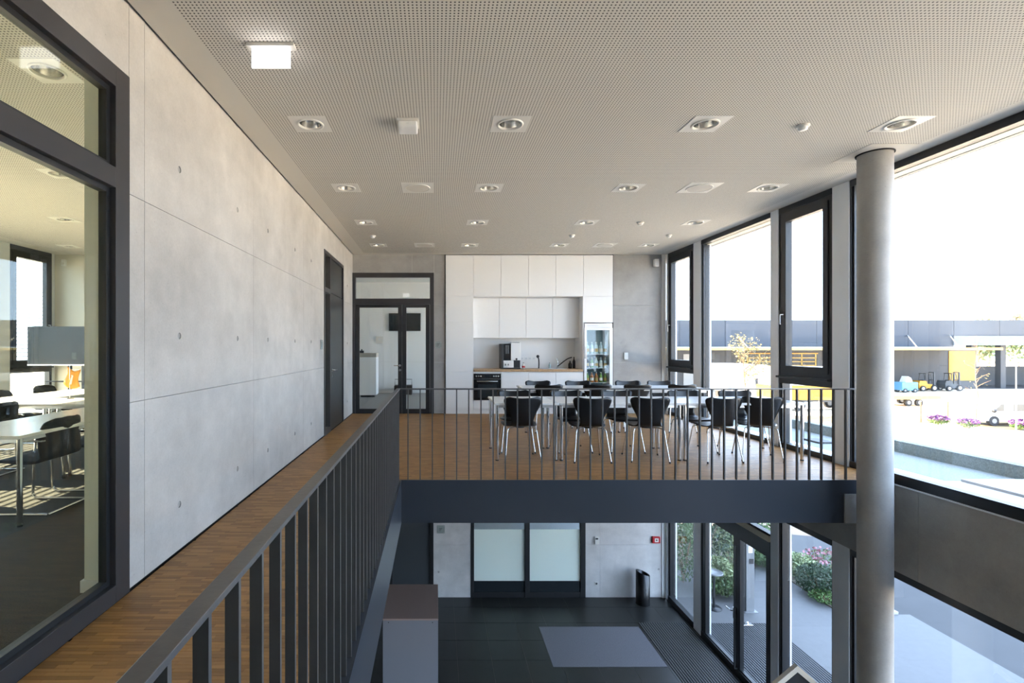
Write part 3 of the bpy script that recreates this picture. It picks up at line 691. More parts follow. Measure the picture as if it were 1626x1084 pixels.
MB().box(E[5]-.012, E[5]+.004, KY, KB, .92, 2.556).build('side_panel', 'lacquer', None)
sd = bpy.data.objects['side_panel']; tag(sd, 'white side panel between the worktop niche and fridge', 'panel'); sd.name = 'niche_panel'
wt = thing('worktop', 'wood-coloured kitchen worktop above the base cabinets', 'worktop', (0, 0, 0)); B(E[1]+.002, E[5]-.014, KY-.02, KB, .9165, .97).build('slab', 'worktop', wt, .003)
bs = B(E[1], E[5], KB+.001, KB+.018, .97, 1.7).build('backsplash', 'lacquer'); tag(bs, 'plain white splashback behind the kitchen worktop', 'splashback')
ov = thing('oven', 'black built-in oven under the worktop', 'oven', ((E[1]+E[2])/2, KY, .30))
B(-.297, .297, -.012, .018, .46, .574).build('control_panel', 'oven_glass', ov); dd = B(-.297, .297, -.012, .018, 0, .455).build('door', 'oven_glass', ov)
MB().tube([(-.22, -.012, .41), (-.22, -.05, .41), (.22, -.05, .41), (.22, -.012, .41)], .009, 8).build('handle', 'brushed', dd); B(-.21, .21, -.0135, -.012, .06, .34).build('window', 'screen', dd)
for x in (-.24, -.19, -.14, .14, .19, .24): MB().cyl((x, -.012, .52), (x, -.034, .52), .016, 14).build('knob', 'brushed', ov)
B(-.06, .06, -.0135, -.012, .505, .54).build('display', 'screen', ov)
cm = thing('coffee_machine', 'black and white office coffee machine on the worktop', 'coffee machine', (1.655, KY+.13, .97))
B(-.21, .21, 0, .42, 0, .03).build('base', 'black_plastic', cm, .006); B(-.21, -.165, .0, .42, .03, .555).build('side_cover', 'frame_grey', cm, .004); B(-.165, .0, .02, .42, .19, .555).build('brewer_front', 'oven_glass', cm, .004)
B(.0, .21, .0, .42, .19, .575).build('bean_hopper', 'lacquer', cm, .006); B(.03, .20, .06, .38, .575, .585).build('lid', 'black_plastic', cm); B(-.165, .06, .01, .42, .03, .185).build('drip_tray_front', 'lacquer', cm, .004); B(.06, .21, .05, .42, .03, .19).build('cup_recess', 'black_plastic', cm)
MB().cyl((.12, -.02, .22), (.12, .03, .22), .02, 12).box(.112, .128, -.02, -.005, .16, .22).build('spout', 'black_plastic', cm)
for x in (-.12, -.06): MB().cyl((x, .012, .09), (x, -.012, .09), .013, 12).cyl((x, -.006, .09), (x, -.006, .12), .006, 8).build('lever', 'black_plastic', cm)
for i in range(7):
    for x in (-.115, -.072): B(x, x+.03, .0185, .021, .34+i*.027, .357+i*.027).build('menu_line', 'galvanized', cm)
tp = thing('kitchen_tap', 'chrome kitchen tap with slanted dark spout at the sink', 'tap', (2.75, KY+.42, .97))
MB().lathe([(.03, 0), (.03, .012), (.02, .02), (.02, .13), (.024, .15), (.012, .17)], 16).build('body', 'chrome', tp)
MB().tube(smooth_path([(.0, -.01, .05), (.05, -.06, .10), (.12, -.12, .17), (.20, -.17, .23), (.27, -.2, .255)], 12), .012, 8).build('spout', 'black_plastic', tp); MB().tube([(0, 0, .165), (-.02, 0, .21), (-.03, 0, .235)], .007, 8).build('lever', 'chrome', tp)
hs = thing('spray_hose', 'slim black upright hose tap with a round head', 'tap', (2.33, KY+.45, .97)); MB().tube(smooth_path([(0, 0, 0), (.005, 0, .10), (.0, 0, .2), (-.015, 0, .25)], 10), .014, 8).build('hose', 'black_plastic', hs); MB().sphere((-.02, 0, .27), .035, 14, 10).build('head', 'black_plastic', hs)
sk = thing('kitchen_sink', 'shallow steel sink let into the worktop', 'sink', (2.62, KY+.3, .97)); MB().plate([rect(-.28, .28, -.2, .2), rect(-.25, .25, -.17, .17)], 'z', 0.0, .005).build('rim', 'brushed', sk); B(-.25, .25, -.17, .17, .0005, .002).build('basin', 'brushed', sk)
def bottle(name, label, x, y, z, r, h, m, group=None, cap='black_plastic', lab=None):
    t = thing(name, label, 'bottle', (x, y, z), 0, group)
    MB().lathe([(r*.9, 0), (r, .01), (r, h*.58), (r*.8, h*.68), (r*.38, h*.80), (r*.36, h*.92)], 14).build('glass_body', m, t); MB().lathe([(r*.42, h*.92), (r*.42, h)], 12).build('cap', cap, t)
    if lab: MB().lathe([(r*1.015, h*.18), (r*1.015, h*.46)], 14, (0, 0, 0), False).build('paper_label', lab, t)
    return t
bottle('soap_bottle', 'short dark bottle at the right end of the worktop', 3.03, KY+.42, .97, .04, .17, 'bottle_dark')
bottle('oil_bottle', 'taller dark slim bottle beside the niche panel', 3.12, KY+.42, .97, .032, .26, 'bottle_dark')
bottle('milk_bottle', 'small white bottle with red label beside the coffee machine', 1.95, KY+.25, .97, .035, .14, 'label_white', lab='red')
bottle('dishwashing_bottle', 'small clear bottle next to the tap', 2.58, KY+.45, .97, .025, .13, 'bottle_clear')
for i, x in enumerate((1.99, 2.08, 2.17, 2.26)):
    t = thing('wall_socket', 'white power socket on the splashback, %s from the coffee machine' % ORD[i], 'socket', (x, KB-.0, 1.19), 0, 'kitchen sockets')
    B(-.032, .032, -.006, 0, -.032, .032).build('plate', 'lacquer', t, .003); MB().cyl((0, -.007, 0), (0, -.005, 0), .02, 16).build('socket_well', 'post_grey', t)
# fridge
fx0, fx1, fh = E[5]+.012, E[6]-.012, 1.97
fr = thing('drinks_fridge', 'white glass-door drinks fridge filled with bottles', 'fridge', ((fx0+fx1)/2, KY, 0)); a = (fx1-fx0)/2
for n, q in (('side_wall', (-a, -a+.035, .03, .59, .05, fh)), ('side_wall', (a-.035, a, .03, .59, .05, fh)), ('back_wall', (-a+.035, a-.035, .55, .59, .05, fh)), ('top_panel', (-a+.035, a-.035, .03, .55, fh-.12, fh)), ('bottom_panel', (-a+.035, a-.035, .03, .55, .05, .22))): B(*q).build(n, 'lacquer' if n != 'back_wall' else 'fridge_inside', fr)
B(-a+.02, a-.02, .06, .55, 0, .05).build('plinth', 'black_plastic', fr)
mm = MB()
for q in ((-a, -a+.055, .12, fh-.10), (a-.07, a, .12, fh-.10), (-a+.055, a-.07, fh-.15, fh-.10), (-a+.055, a-.07, .12, .20)): mm.box(q[0], q[1], -.02, .028, q[2], q[3])
fd = mm.build('door_frame', 'lacquer', fr, .002); B(-a+.055, a-.07, .0, .005, .20, fh-.15).build('pane', 'glass', fd); MB().tube([(-a+.025, -.02, 1.45), (-a+.025, -.05, 1.44), (-a+.025, -.05, 1.22), (-a+.025, -.02, 1.21)], .008, 8).build('handle', 'brushed', fd)
B(-a+.01, a-.01, -.018, .03, fh-.095, fh-.005).build('header', 'lacquer', fr); B(-a+.06, -.0, -.0195, -.018, fh-.06, fh-.045).build('header_stripe', 'post_grey', fr)
fl_d = bpy.data.lights.new('fridge_lamp', 'AREA'); fl_d.shape = 'RECTANGLE'; fl_d.size = .4; fl_d.size_y = .05; fl_d.energy = .3; fl_d.color = (.80, .93, 1)
fl_o = bpy.data.objects.new('fridge_lamp', fl_d); C.objects.link(fl_o); fl_o.location = ((fx0+fx1)/2, KY+.08, fh-.125); fl_o.rotation_euler = (-.35, 0, 0)
SH = (.36, .68, 1.0, 1.30, 1.62)
for z in SH[:4]: B(-a+.036, a-.036, .05, .54, z-.008, z).build('shelf', 'aluminium', fr)
fi = [(.36, ['bottle_clear']*5, .20, 'clear mineral water bottle on the lowest shelf of the drinks fridge'), (.68, ['bottle_green', 'bottle_amber', 'bottle_amber', 'bottle_green', 'bottle_green'], .22, None), (1.0, ['bottle_dark', 'bottle_green', 'bottle_clear', 'bottle_clear', 'bottle_clear'], .22, None), (1.30, ['bottle_clear']*5, .26, None)]
WHN = {'bottle_green': 'green', 'bottle_amber': 'amber', 'bottle_clear': 'clear', 'bottle_dark': 'dark'}
for q, (z, ms, h, _) in enumerate(fi):
    for i, m_ in enumerate(ms):
        bottle('drink_bottle', '%s bottle, %s from the handle side on the %s shelf of the drinks fridge' % (WHN[m_], ORD[i], ('lowest', 'lower middle', 'upper middle', 'top')[q]), (fx0+fx1)/2-a+.10+i*.098, KY+.10, z+.0005, .038, h, m_, 'bottles in the drinks fridge', 'label_white', 'label_white' if i % 2 else 'pale_yellow')
# wall fittings
def plaque(name, label, loc, rz, sz=.15):
    t = thing(name, label, 'sign', loc, rz); B(-sz/2, sz/2, -.012, -.006, -sz/2, sz/2).build('plate', 'sign_plate', t)
    for sx in (-1, 1):
        for s_ in (-1, 1): MB().cyl((sx*(sz/2-.018), -.016, s_*(sz/2-.018)), (sx*(sz/2-.018), 0, s_*(sz/2-.018)), .006, 8).build('stud', 'brushed', t)
    for k in range(3): B(-.04, .03-.015*k, -.0135, -.012, .02-.025*k, .028-.025*k).build('print_line', 'frame_grey', t)
    return t
plaque('room_sign', 'small glass room sign beside the far double door', (.055, YF, 1.50), 0)
plaque('room_sign', 'small glass room sign on the concrete wall before the dark door', (XL, 8.03, 1.49), PI/2)
plaque('room_sign', 'small glass room sign on the lower wall beneath the gallery', ((700-PX)/S, YF, Z_(840)), 0, .17)
def wallbox(name, label, cat, px, py, wd, ht, dp, m, extra=None):
    t = thing(name, label, cat, (X_(px), YF, Z_(py))); B(-wd/2, wd/2, -dp, 0, -ht/2, ht/2).build('housing', m, t, .005)
    if extra: extra(t, dp)
    return t
wallbox('thermostat', 'white wall controller between fridge and window', 'controller', 993.5, 565, .085, .15, .03, 'lamp_trim', lambda t, d: B(-.025, .025, -d-.001, -d, .03, .05).build('display', 'post_grey', t))
wallbox('wall_speaker', 'small white speaker box high in the window corner', 'speaker', 1040.5, 418, .09, .165, .09, 'lacquer', lambda t, d: B(-.03, .03, -d-.001, -d, -.06, .02).build('grille', 'post_grey', t))
wallbox('intercom', 'white intercom on the lower wall beside the frosted door', 'intercom', 947, 857.5, .085, .16, .03, 'lamp_trim', lambda t, d: B(-.03, .03, -d-.001, -d, .025, .06).build('display', 'frame_grey', t))
wallbox('low_socket', 'white power socket low on the entrance hall wall', 'socket', 947, 926, .08, .085, .01, 'lamp_trim', lambda t, d: MB().cyl((0, -d-.001, 0), (0, -d+.001, 0), .022, 14).build('socket_well', 'frame_grey', t))
wallbox('fire_alarm', 'red manual fire alarm box on the entrance hall wall', 'alarm', 1041, 856, .165, .14, .05, 'red', lambda t, d: (B(-.04, .045, -d-.002, -d, -.045, .04).build('call_plate', 'label_white', t), MB().cyl((0, -d-.006, 0), (0, -d, 0), .016, 14).build('button', 'black_plastic', t)))
# ------------------------------------------------------------------ lower hall things
bn = thing('waste_bin', 'black cylindrical waste bin with slanted top', 'bin', (4.42, 10.80, ZL))
n = 32; r = .142; v = []; f = []
for k in range(n):
    a_ = 2*PI*k/n; x, y_ = r*math.cos(a_), r*math.sin(a_); v += [(x, y_, 0), (x, y_, .66+.05*(-x/r)), (x*.93, y_*.93, .66+.05*(-x/r)), (x*.93, y_*.93, .30)]
for k in range(n):
    j = (k+1) % n
    for q in range(3): f.append([k*4+q, j*4+q, j*4+q+1, k*4+q+1])
mb = MB().add(v, f, True); mb.add([(r*math.cos(2*PI*k/n)*.93, r*math.sin(2*PI*k/n)*.93, .30) for k in range(n)], [list(range(n))]); mb.build('body', 'black_lacquer', bn)
B(-.015, .015, -r-.003, -r+.01, .30, .36).build('badge', 'brushed', bn); MB().lathe([(r+.003, 0), (r+.003, .02)], 32, (0, 0, 0), False).build('base_ring', 'black_plastic', bn)
cw = thing('low_cabinet', 'large grey-white cabinet box standing in the entrance hall below the walkway', 'cabinet', (-.38, 8.14, ZL))
B(-.415, .415, -.55, .54, .02, 1.37).build('body', 'cabinet_grey', cw); B(-.418, .418, -.556, .545, 1.372, 1.40).build('top', 'cabinet_top', cw, .002)
for x in (-.33, .33): MB().cyl((x, -.552, 1.34), (x, -.549, 1.34), .008, 10).build('screw', 'frame_grey', cw)
B(-.39, .39, -.53, .52, 0, .02).build('plinth', 'black_plastic', cw)
mt = B(2.01, 3.965, 8.65, 9.89, ZL, ZL+.008).build('floor_mat', 'mat_grey', None, .003); tag(mt, 'light grey rectangular doormat lying on the dark tiles', 'mat')
gr = struct('floor_grate', 'ribbed dark entrance matting let into the tiles before the door', B(4.02, 4.98, 5.9, 10.04, ZL, ZL+.004), 'grate_base', 'matting')
mm = MB(); x = 4.03
while x < 4.97: mm.box(x, x+.013, 5.91, 10.03, ZL+.004, ZL+.012); x += .047
mm.build('rib', 'grate_rib', gr, kind='stuff')
go = struct('floor_grate_outside', 'ribbed matting on the paving outside the door', B(5.16, 6.62, 6.2, 10.02, ZL, ZL+.004), 'grate_base', 'matting')
mm = MB(); x = 5.18
while x < 6.6: mm.box(x, x+.020, 6.21, 10.01, ZL+.004, ZL+.014); x += .047
mm.build('rib', 'grate_rib_outside', go, kind='stuff')
pb = thing('diamond_board', 'dark square board in a pale wood frame standing on its corner', 'board', ((1264.5-PX)*6.5/F, 6.5-.6, ZL))
pb.location = ((1264.5-PX)*5.6/F, 5.6, ZL); zt = EYE-(1055-PY)*5.6/F-ZL; hd_ = .42
mm = MB()
o_ = [(0, zt), (hd_, zt-hd_*.84), (0, zt-2*hd_*.84), (-hd_, zt-hd_*.84)]; k_ = .80
i_ = [(p[0]*k_, (p[1]-(zt-hd_*.84))*k_+zt-hd_*.84) for p in o_]
MB().plate([o_, i_], 'y', -.02, .03).build('frame', 'tan_wood', pb); MB().prism(i_, 'y', .005, .02).build('panel', 'black_plastic', pb)
MB().box(-.02, .02, .03, .06, .03, zt-.3).box(-.2, .2, -.12, .16, 0, .03).build('stand', 'black_plastic', pb)
# ------------------------------------------------------------------ meeting room furniture
G2 = 'meeting room tables'
def mtable(label, x0, x1, y0, y1): return table('meeting_table', label, x0, x1, y0, y1, G2)
mtable('white meeting table closest to the glass screen', -4.15, -3.33, 4.04, 5.64); mtable('white meeting table continuing the window-facing row further back', -4.15, -3.33, 5.64, 7.24)
mtable('white meeting table in the row by the blinds, nearer half', -6.15, -5.34, 5.4, 7.0); mtable('white meeting table in the row by the blinds, farther half', -6.15, -5.34, 7.0, 8.6)
mtable('white cross table carrying the small orange flag', -5.30, -4.19, 6.30, 7.10)
MP = [(.24, .425, .20), (.22, .44, .235), (.14, .452, .25), (.0, .445, .255), (-.12, .44, .25), (-.19, .455, .245), (-.225, .50, .245), (-.24, .58, .25), (-.26, .68, .25), (-.275, .76, .235), (-.283, .805, .20), (-.286, .825, .13)]
def mchair(label, x, y, rz):
    t = thing('visitor_chair', label, 'chair', (x, y, 0), rz, 'black visitor chairs of the meeting room')
    obj('shell', shell_mesh(MP, 'shell', 'black_fabric', 24, 10, .022, .05, .01, .0), t)
    for sx in (-1, 1):
        X = sx*.262
        MB().tube(smooth_path([(X*.93, -.27, .012), (X*.93, 0, .012), (X*.93, .16, .012), (X*.93, .235, .03), (X*.95, .25, .10), (X, .245, .42), (X*1.03, .235, .58), (X*1.03, .20, .635), (X*1.03, .12, .645), (X*1.0, -.20, .645), (X*.95, -.255, .645)], 48), .0115, 8).build('frame_tube', 'chrome', t)
        B(X-.02 if sx > 0 else X-.02, X+.02, -.10, .16, .652, .667).build('arm_pad', 'black_plastic', t, .004)
    MB().tube([(-.244, -.27, .012), (.244, -.27, .012)], .0115, 8).build('cross_tube', 'chrome', t); MB().tube([(-.255, .10, .42), (.255, .10, .42)], .010, 8).build('seat_bar', 'chrome', t)
    return t
mchair('black visitor chair with chrome frame tucked at the near meeting table', -3.60, 4.585, PI/2); mchair('black visitor chair behind the one at the near meeting table', -3.60, 5.33, PI/2)
mchair('black visitor chair beyond the far table row under the screen', -6.25, 8.35, -PI/2); mchair('black visitor chair beyond the far table row at the window post', -6.15, 7.35, -PI/2)
mchair('black visitor chair between the rows with its back to the viewer', -5.15, 5.75, PI/2)
tv = thing('television', 'dark flat television on a two-post floor stand', 'television', (-7.05, 9.55, 0))
B(-.64, .64, -.03, .03, 1.12, 1.84).build('housing', 'black_plastic', tv, .004); B(-.625, .625, -.032, -.030, 1.15, 1.825).build('screen', 'screen', tv); B(-.64, .64, -.034, .0, 1.105, 1.125).build('lower_trim', 'brushed', tv)
for x in (.10, .36): B(x-.025, x+.025, .035, .085, 0, 1.6).build('post', 'black_plastic', tv)
B(-.3, .75, -.2, .32, 0, .03).build('base', 'black_plastic', tv); MB().cyl((-.35, .05, .80), (.75, .05, .80), .012, 8).build('cross_bar', 'black_plastic', tv); MB().cyl((.10, .05, 1.02), (.36, .05, 1.02), .010, 8).build('cross_bar', 'brushed', tv)
fl = thing('table_flag', 'small orange pennant on a chrome stand on the cross table', 'flag', (-5.03, 6.95, .74))
MB().lathe([(.05, 0), (.05, .008), (.01, .014)], 20).build('base', 'chrome', fl); MB().cyl((0, 0, .01), (0, 0, .46), .004, 8).build('pole', 'chrome', fl)
v = []; nx, nz_ = 8, 8
for i in range(nx+1):
    for j in range(nz_+1):
        u, t_ = i/nx, j/nz_; v.append((-.045+.17*u*(1-.35*t_*0)+.02*math.sin(t_*5+u*2)-.03*t_*(1-u), .012*math.sin(u*7+t_*3)+.008, .45-.04*u-.24*t_-.05*math.sin(u*PI)))
f = [[i*(nz_+1)+j, (i+1)*(nz_+1)+j, (i+1)*(nz_+1)+j+1, i*(nz_+1)+j+1] for i in range(nx) for j in range(nz_)]
cl = MB().add(v, f, True).build('cloth', 'orange', fl); sdm = cl.modifiers.new('thick', 'SOLIDIFY'); sdm.thickness = .002
MB().prism([(.0, .20), (.03, .20), (.055, .32), (.03, .33), (.03, .30), (.02, .29)], 'y', -.012, -.010).build('emblem', 'label_white', fl)
# venetian blinds
sl_ = B(-.04, .04, 0, 1, -.0012, .0012).mesh('slat', 'slat'); bn_ = 0
for a, b, wd in ((9.89, 10.91, 'of the far casement'), (5.80, 9.55, 'of the wide pane next to it'), (2.45, 5.53, 'of the second wide pane, shut'), (-.6, 2.18, 'closest to the viewer, shut')):
    t = thing('venetian_blind', 'pale horizontal slat blind outside the meeting room window '+wd, 'blind', (XM-.16, a, 0), 0, 'outside blinds')
    z = 1.10
    while z < 3.36:
        o = bpy.data.objects.new('slat', sl_); C.objects.link(o); o.parent = t; o.location = (0, 0, z); o.scale = (1, b-a, 1); o.rotation_euler = (0, 1.3 if a < 4 else .35, 0); z += .08 if a > 4 else .07
    for y in (.12, b-a-.12): MB().cyl((0, y, 1.08), (0, y, 3.38), .0025, 6).build('ladder_cord', 'slat', t)
    B(-.035, .035, 0, b-a, 1.04, 1.06).build('bottom_bar', 'slat', t)
sw = thing('wall_spot', 'small white sensor high on the cream meeting room wall', 'sensor', ((103.5-PX)*YF/F, YF, EYE+(551-416)/S)); B(-.04, .04, -.07, 0, -.09, .05).build('housing', 'lacquer', sw, .01); MB().sphere((0, -.07, -.05), .03, 12, 8).build('lens', 'lamp_trim', sw)
# back room things
rc = thing('white_unit', 'white floor unit with beige top seen through the far door', 'cabinet', (-1.98, 14.9, 0)); B(-.26, .26, -.28, .28, .06, 1.16).build('body', 'lacquer', rc, .01); B(-.265, .265, -.285, .285, 1.16, 1.28).build('top', 'counter_top', rc, .008); MB().box(-.2, .2, -.2, .2, 0, .06).build('plinth', 'black_plastic', rc)
bt = thing('small_device', 'small black device on the white unit behind the far door', 'device', (-2.17, 14.82, 1.28)); B(-.06, .06, -.05, .05, 0, .07).build('body', 'black_plastic', bt, .006); MB().cyl((0, 0, .07), (0, 0, .11), .02, 10).build('knob', 'black_plastic', bt)
ws = thing('wall_screen', 'black wall screen inside the room behind the far door', 'screen', (-.98, 16.0, 2.24)); B(-.5, .5, -.05, 0, -.28, .28).build('housing', 'black_plastic', ws); B(-.485, .485, -.052, -.05, -.265, .265).build('panel', 'screen', ws)
cr = thing('black_crate', 'black bin with wire handle on the floor behind the far door', 'bin', (-1.0, 15.6, 0)); B(-.27, .27, -.2, .2, 0, .28).build('body', 'black_plastic', cr, .01); MB().tube([(-.26, 0, .28), (-.26, 0, .46), (.26, 0, .46), (.26, 0, .28)], .008, 8).build('handle', 'black_plastic', cr)
wp = thing('wall_panel_box', 'white control box on the wall behind the far door', 'box', ((602.5-PX)*16/F, 16.02, 1.45-(539.5-551)*16/F)); B(-.11, .11, -.04, 0, -.11, .11).build('housing', 'lamp_trim', wp, .006); B(-.03, .03, -.0415, -.04, .0, .05).build('display', 'post_grey', wp)
# ------------------------------------------------------------------ outside
gd = struct('ground', 'pale sunlit yard around the building', B(-150, 260, -80, 260, ZL-.4, ZL-.035), 'yard')
B(XR+.1, 15.5, -30, 36, ZL-.1, ZL-.015).build('asphalt', 'asphalt', gd)
pv = struct('pavement', 'smooth light paving slabs outside the entrance', MB().box(XR+.1, 8.3, 10.35, 12.56, ZL-.1, ZL).box(XR+.1, 9.7, -6, 10.35, ZL-.1, ZL), 'paving')
be = struct('planting_bed', 'planting bed of dark earth beside the paving', MB().box(8.3, 9.35, 10.35, 30, ZL-.1, ZL+.02).box(XR+.3, 8.3, 12.56, 19, ZL-.1, ZL+.02), 'earth', 'bed')
B(9.35, 9.47, 10.35, 30, ZL-.1, ZL+.05).build('kerb', 'kerb', be)
def foliage(n, rx, ry, rz, ls, z0=0, seed=0, shape=1.0, narrow=.45):
    r_ = random.Random(seed); m = MB()
    for _ in range(n):
        while True:
            p = Vector((r_.uniform(-1, 1), r_.uniform(-1, 1), r_.uniform(-1, 1)))
            if .25 < p.length < 1: break
        c = Vector((p.x*rx, p.y*ry, z0+rz+p.z*rz)); a = Vector((r_.gauss(0, 1), r_.gauss(0, 1), r_.gauss(0, 1)+.4)).normalized(); b = a.orthogonal().normalized(); b = Matrix.Rotation(r_.random()*6.3, 3, a) @ b
        L_ = ls*r_.uniform(.6, 1.2)
        m.add([c-a*L_*.5, c+b*L_*narrow*.5, c+a*L_*.5, c-b*L_*narrow*.5], [[0, 1, 2, 3]])
    return m
def bush(name, label, px, py, rx, rz, n, ls, m, seed, flower=None, group=None, cat='shrub', nf=60):
    d = F*(EYE-ZL)/(py-PY); x = (px-PX)*d/F
    t = thing(name, label, cat, (x, d, ZL+.015), 0, group)
    foliage(n, rx, rx*.85, rz, ls, 0, seed).build('foliage', m, t); st = MB()
    for k in range(5):
        a_ = 2*PI*k/5; st.tube([(0, 0, 0), (.3*rx*math.cos(a_), .3*rx*math.sin(a_), rz*.9), (.6*rx*math.cos(a_), .6*rx*math.sin(a_), rz*1.4)], [.015, .01, .004], 5)
    st.build('stems', 'bark', t)
    if flower:
        ff = foliage(nf, rx*1.02, rx*.95, rz*.62, ls*1.2, rz*.85, seed+1, narrow=.9); ff.build('blossoms', flower, t)
    return t
bush('round_shrub', 'dense dark green round shrub in the planting bed', 1300, 944, .48, .33, 2600, .07, 'leaf_dark', 3, cat='shrub')
bush('variegated_shrub', 'pale variegated shrub behind the round dark one', 1262, 914, .50, .27, 1300, .09, 'leaf_pale', 4)
bush('rose_shrub', 'pink flowering shrub at the back of the bed', 1312, 912, .50, .28, 500, .07, 'leaf_mid', 5, 'flower_pink', nf=160)
bush('low_groundcover', 'low bright green groundcover at the paving edge', 1311, 957, .34, .13, 800, .06, 'leaf_mid', 6)
bush('low_groundcover', 'low green tuft between shrub and mullion', 1255, 905, .5, .2, 800, .08, 'leaf_mid', 16)
for i, (px, py, rx, rz, m_, lab) in enumerate(((1085, 925, .5, .95, 'leaf_mid', 'tall leafy shrub outside the far narrow window'), (1122, 903, .62, .95, 'leaf_dark', 'tall dark shrub at the back of the bed behind the door'), (1158, 899, .6, .60, 'leaf_pale', 'feathery pale grass clump behind the glass door'), (1140, 935, .40, .36, 'leaf_pale', 'white-flecked bushy plant beside the round ashtray'), (1150, 942, .45, .20, 'leaf_mid', 'bright green low plant at the ashtray foot'), (1214, 897, .5, .26, 'leaf_mid', 'low green plant behind the intercom pillar'), (1186, 889, .6, .5, 'leaf_dark', 'dark shrub behind the intercom pillar'), (1100, 886, .7, 1.1, 'leaf_mid', 'big green shrub in the far bed corner'), (1196, 872, .9, .42, 'leaf_mid', 'green bank of plants along the far bed'))):
    bush('garden_shrub', lab, px, py, rx, rz, 1500, .10, m_, 20+i, group='shrubs in the entrance bed')
at = thing('standing_ashtray', 'round-topped standing ashtray on a thin post outside the door', 'ashtray', (5.83, 10.60, ZL))
MB().lathe([(.001, .74), (.17, .735), (.175, .755), (.165, .77), (.155, .752), (.001, .748)], 28, (0, 0, 0), False).build('dish', 'galvanized', at); MB().cyl((0, 0, .02), (0, 0, .735), .022, 12).build('post', 'anthracite', at); MB().lathe([(.15, 0), (.15, .02), (.03, .03)], 24).build('base', 'anthracite', at)
it = thing('intercom_pillar', 'grey metal pillar with intercom outside the entrance', 'pillar', (6.50, 10.52, ZL))
B(-.085, .085, -.07, .07, 0.01, 1.52).build('shaft', 'galvanized', it, .004); B(-.14, .14, -.12, .12, 0, .012).build('base_plate', 'galvanized', it); B(-.04, .045, -.073, -.07, 1.22, 1.36).build('notice', 'label_white', it); B(-.02, .06, -.085, -.07, 1.0, 1.1).build('speaker_unit', 'frame_grey', it)
B(-.14, -.105, -.07, .07, 0.01, 1.5).build('side_panel', 'anthracite', it)
ds = thing('door_stopper', 'small shiny door stopper on the outside matting', 'door stopper', ((1184-PX)*10.0/F, 9.96, ZL+.01)); B(-.10, .10, -.05, .05, 0, .015).build('plate', 'chrome', ds, .004); MB().lathe([(.03, .015), (.035, .05), (.02, .065)], 16).build('buffer', 'chrome', ds)
# hall across the yard
HY = 66.5; HS = F/HY
def hx(px): return (px-PX)/HS
def hz(py): return EYE-(py-PY)/HS
ha = thing('warehouse', 'long low blue-grey warehouse with yellow canopy across the yard', 'building', (0, 0, 0))
B(8, hx(1549), HY, HY+30, ZL, hz(553)).build('lower_wall', 'hall_grey', ha)
xw = 8
while xw < 118: B(xw+.02, xw+5.98, HY-.12, HY+4, hz(551) if xw < 66 else hz(533), hz(508)).build('cladding_panel', 'hall_blue', ha); xw += 6
B(8, 118, HY+4, HY+16, hz(533), hz(508)-.05).build('roof_block', 'hall_blue', ha)
B(hx(1511), 118, HY-.3, HY+4, hz(548), hz(533)).build('white_fascia', 'fascia_white', ha)
cn = B(8, hx(1549)*60/HY+3.2, 60, HY-.1, 1.14, 1.32).build('canopy', 'hall_grey', ha); B(8, hx(1549)*60/HY+3.2, 59.93, 60, 1.10, 1.40).build('edge_stripe', 'pale_yellow', cn)
for px in (1170, 1312, 1440, 1507): MB().cyl((hx(px), HY-.1, 3.0), ((px+20-PX)*60/F, 60.2, 1.35), .055, 8).build('tie_rod', 'hall_white', ha)
B(hx(1506), hx(1548), HY-.08, HY, hz(604), hz(557)).build('yellow_panel', 'yellow', ha)
for a, b, c in ((1085, 1105, 'hall_white'), (1116, 1142, 'hall_dark'), (1186, 1224, 'hall_dark'), (1250, 1294, 'hall_dark'), (1296, 1301, 'hall_dark'), (1402, 1433, 'hall_dark')):
    g_ = B(hx(a), hx(b), HY-.10, HY, hz(614), hz(562)).build('dock_door', 'hall_grey' if b-a > 30 else c, ha)
    if b-a > 35:
        B(hx(a)-.3, hx(b)+.3, HY-.16, HY-.1, hz(562), hz(560)).build('door_frame', 'yellow', g_)
        for q in (568, 574, 580): B(hx(a), hx(b), HY-.16, HY-.1, hz(q)-.06, hz(q)+.06).build('door_rail', 'pale_yellow', g_)
        for q in (a, (a+b)/2, b): B(hx(q)-.08, hx(q)+.08, HY-.16, HY-.1, hz(614), hz(562)).build('door_rail', 'pale_yellow', g_)
B(hx(1117), hx(1141), HY-.6, HY-.11, hz(591), hz(588)).build('dock_bumper', 'yellow', ha)
for px in (1553, 1600, 1650): B(hx(px)-.35, hx(px)+.35, HY+.5, HY+1.2, ZL, hz(547)).build('column', 'hall_grey', ha)
B(hx(1551), 118, HY+6, HY+6.4, ZL, -1.3).build('low_wall', 'hall_grey', ha); B(hx(1549), 118, HY+.2, HY+6, ZL, ZL+.06).build('yard_floor', 'hall_grey', ha)
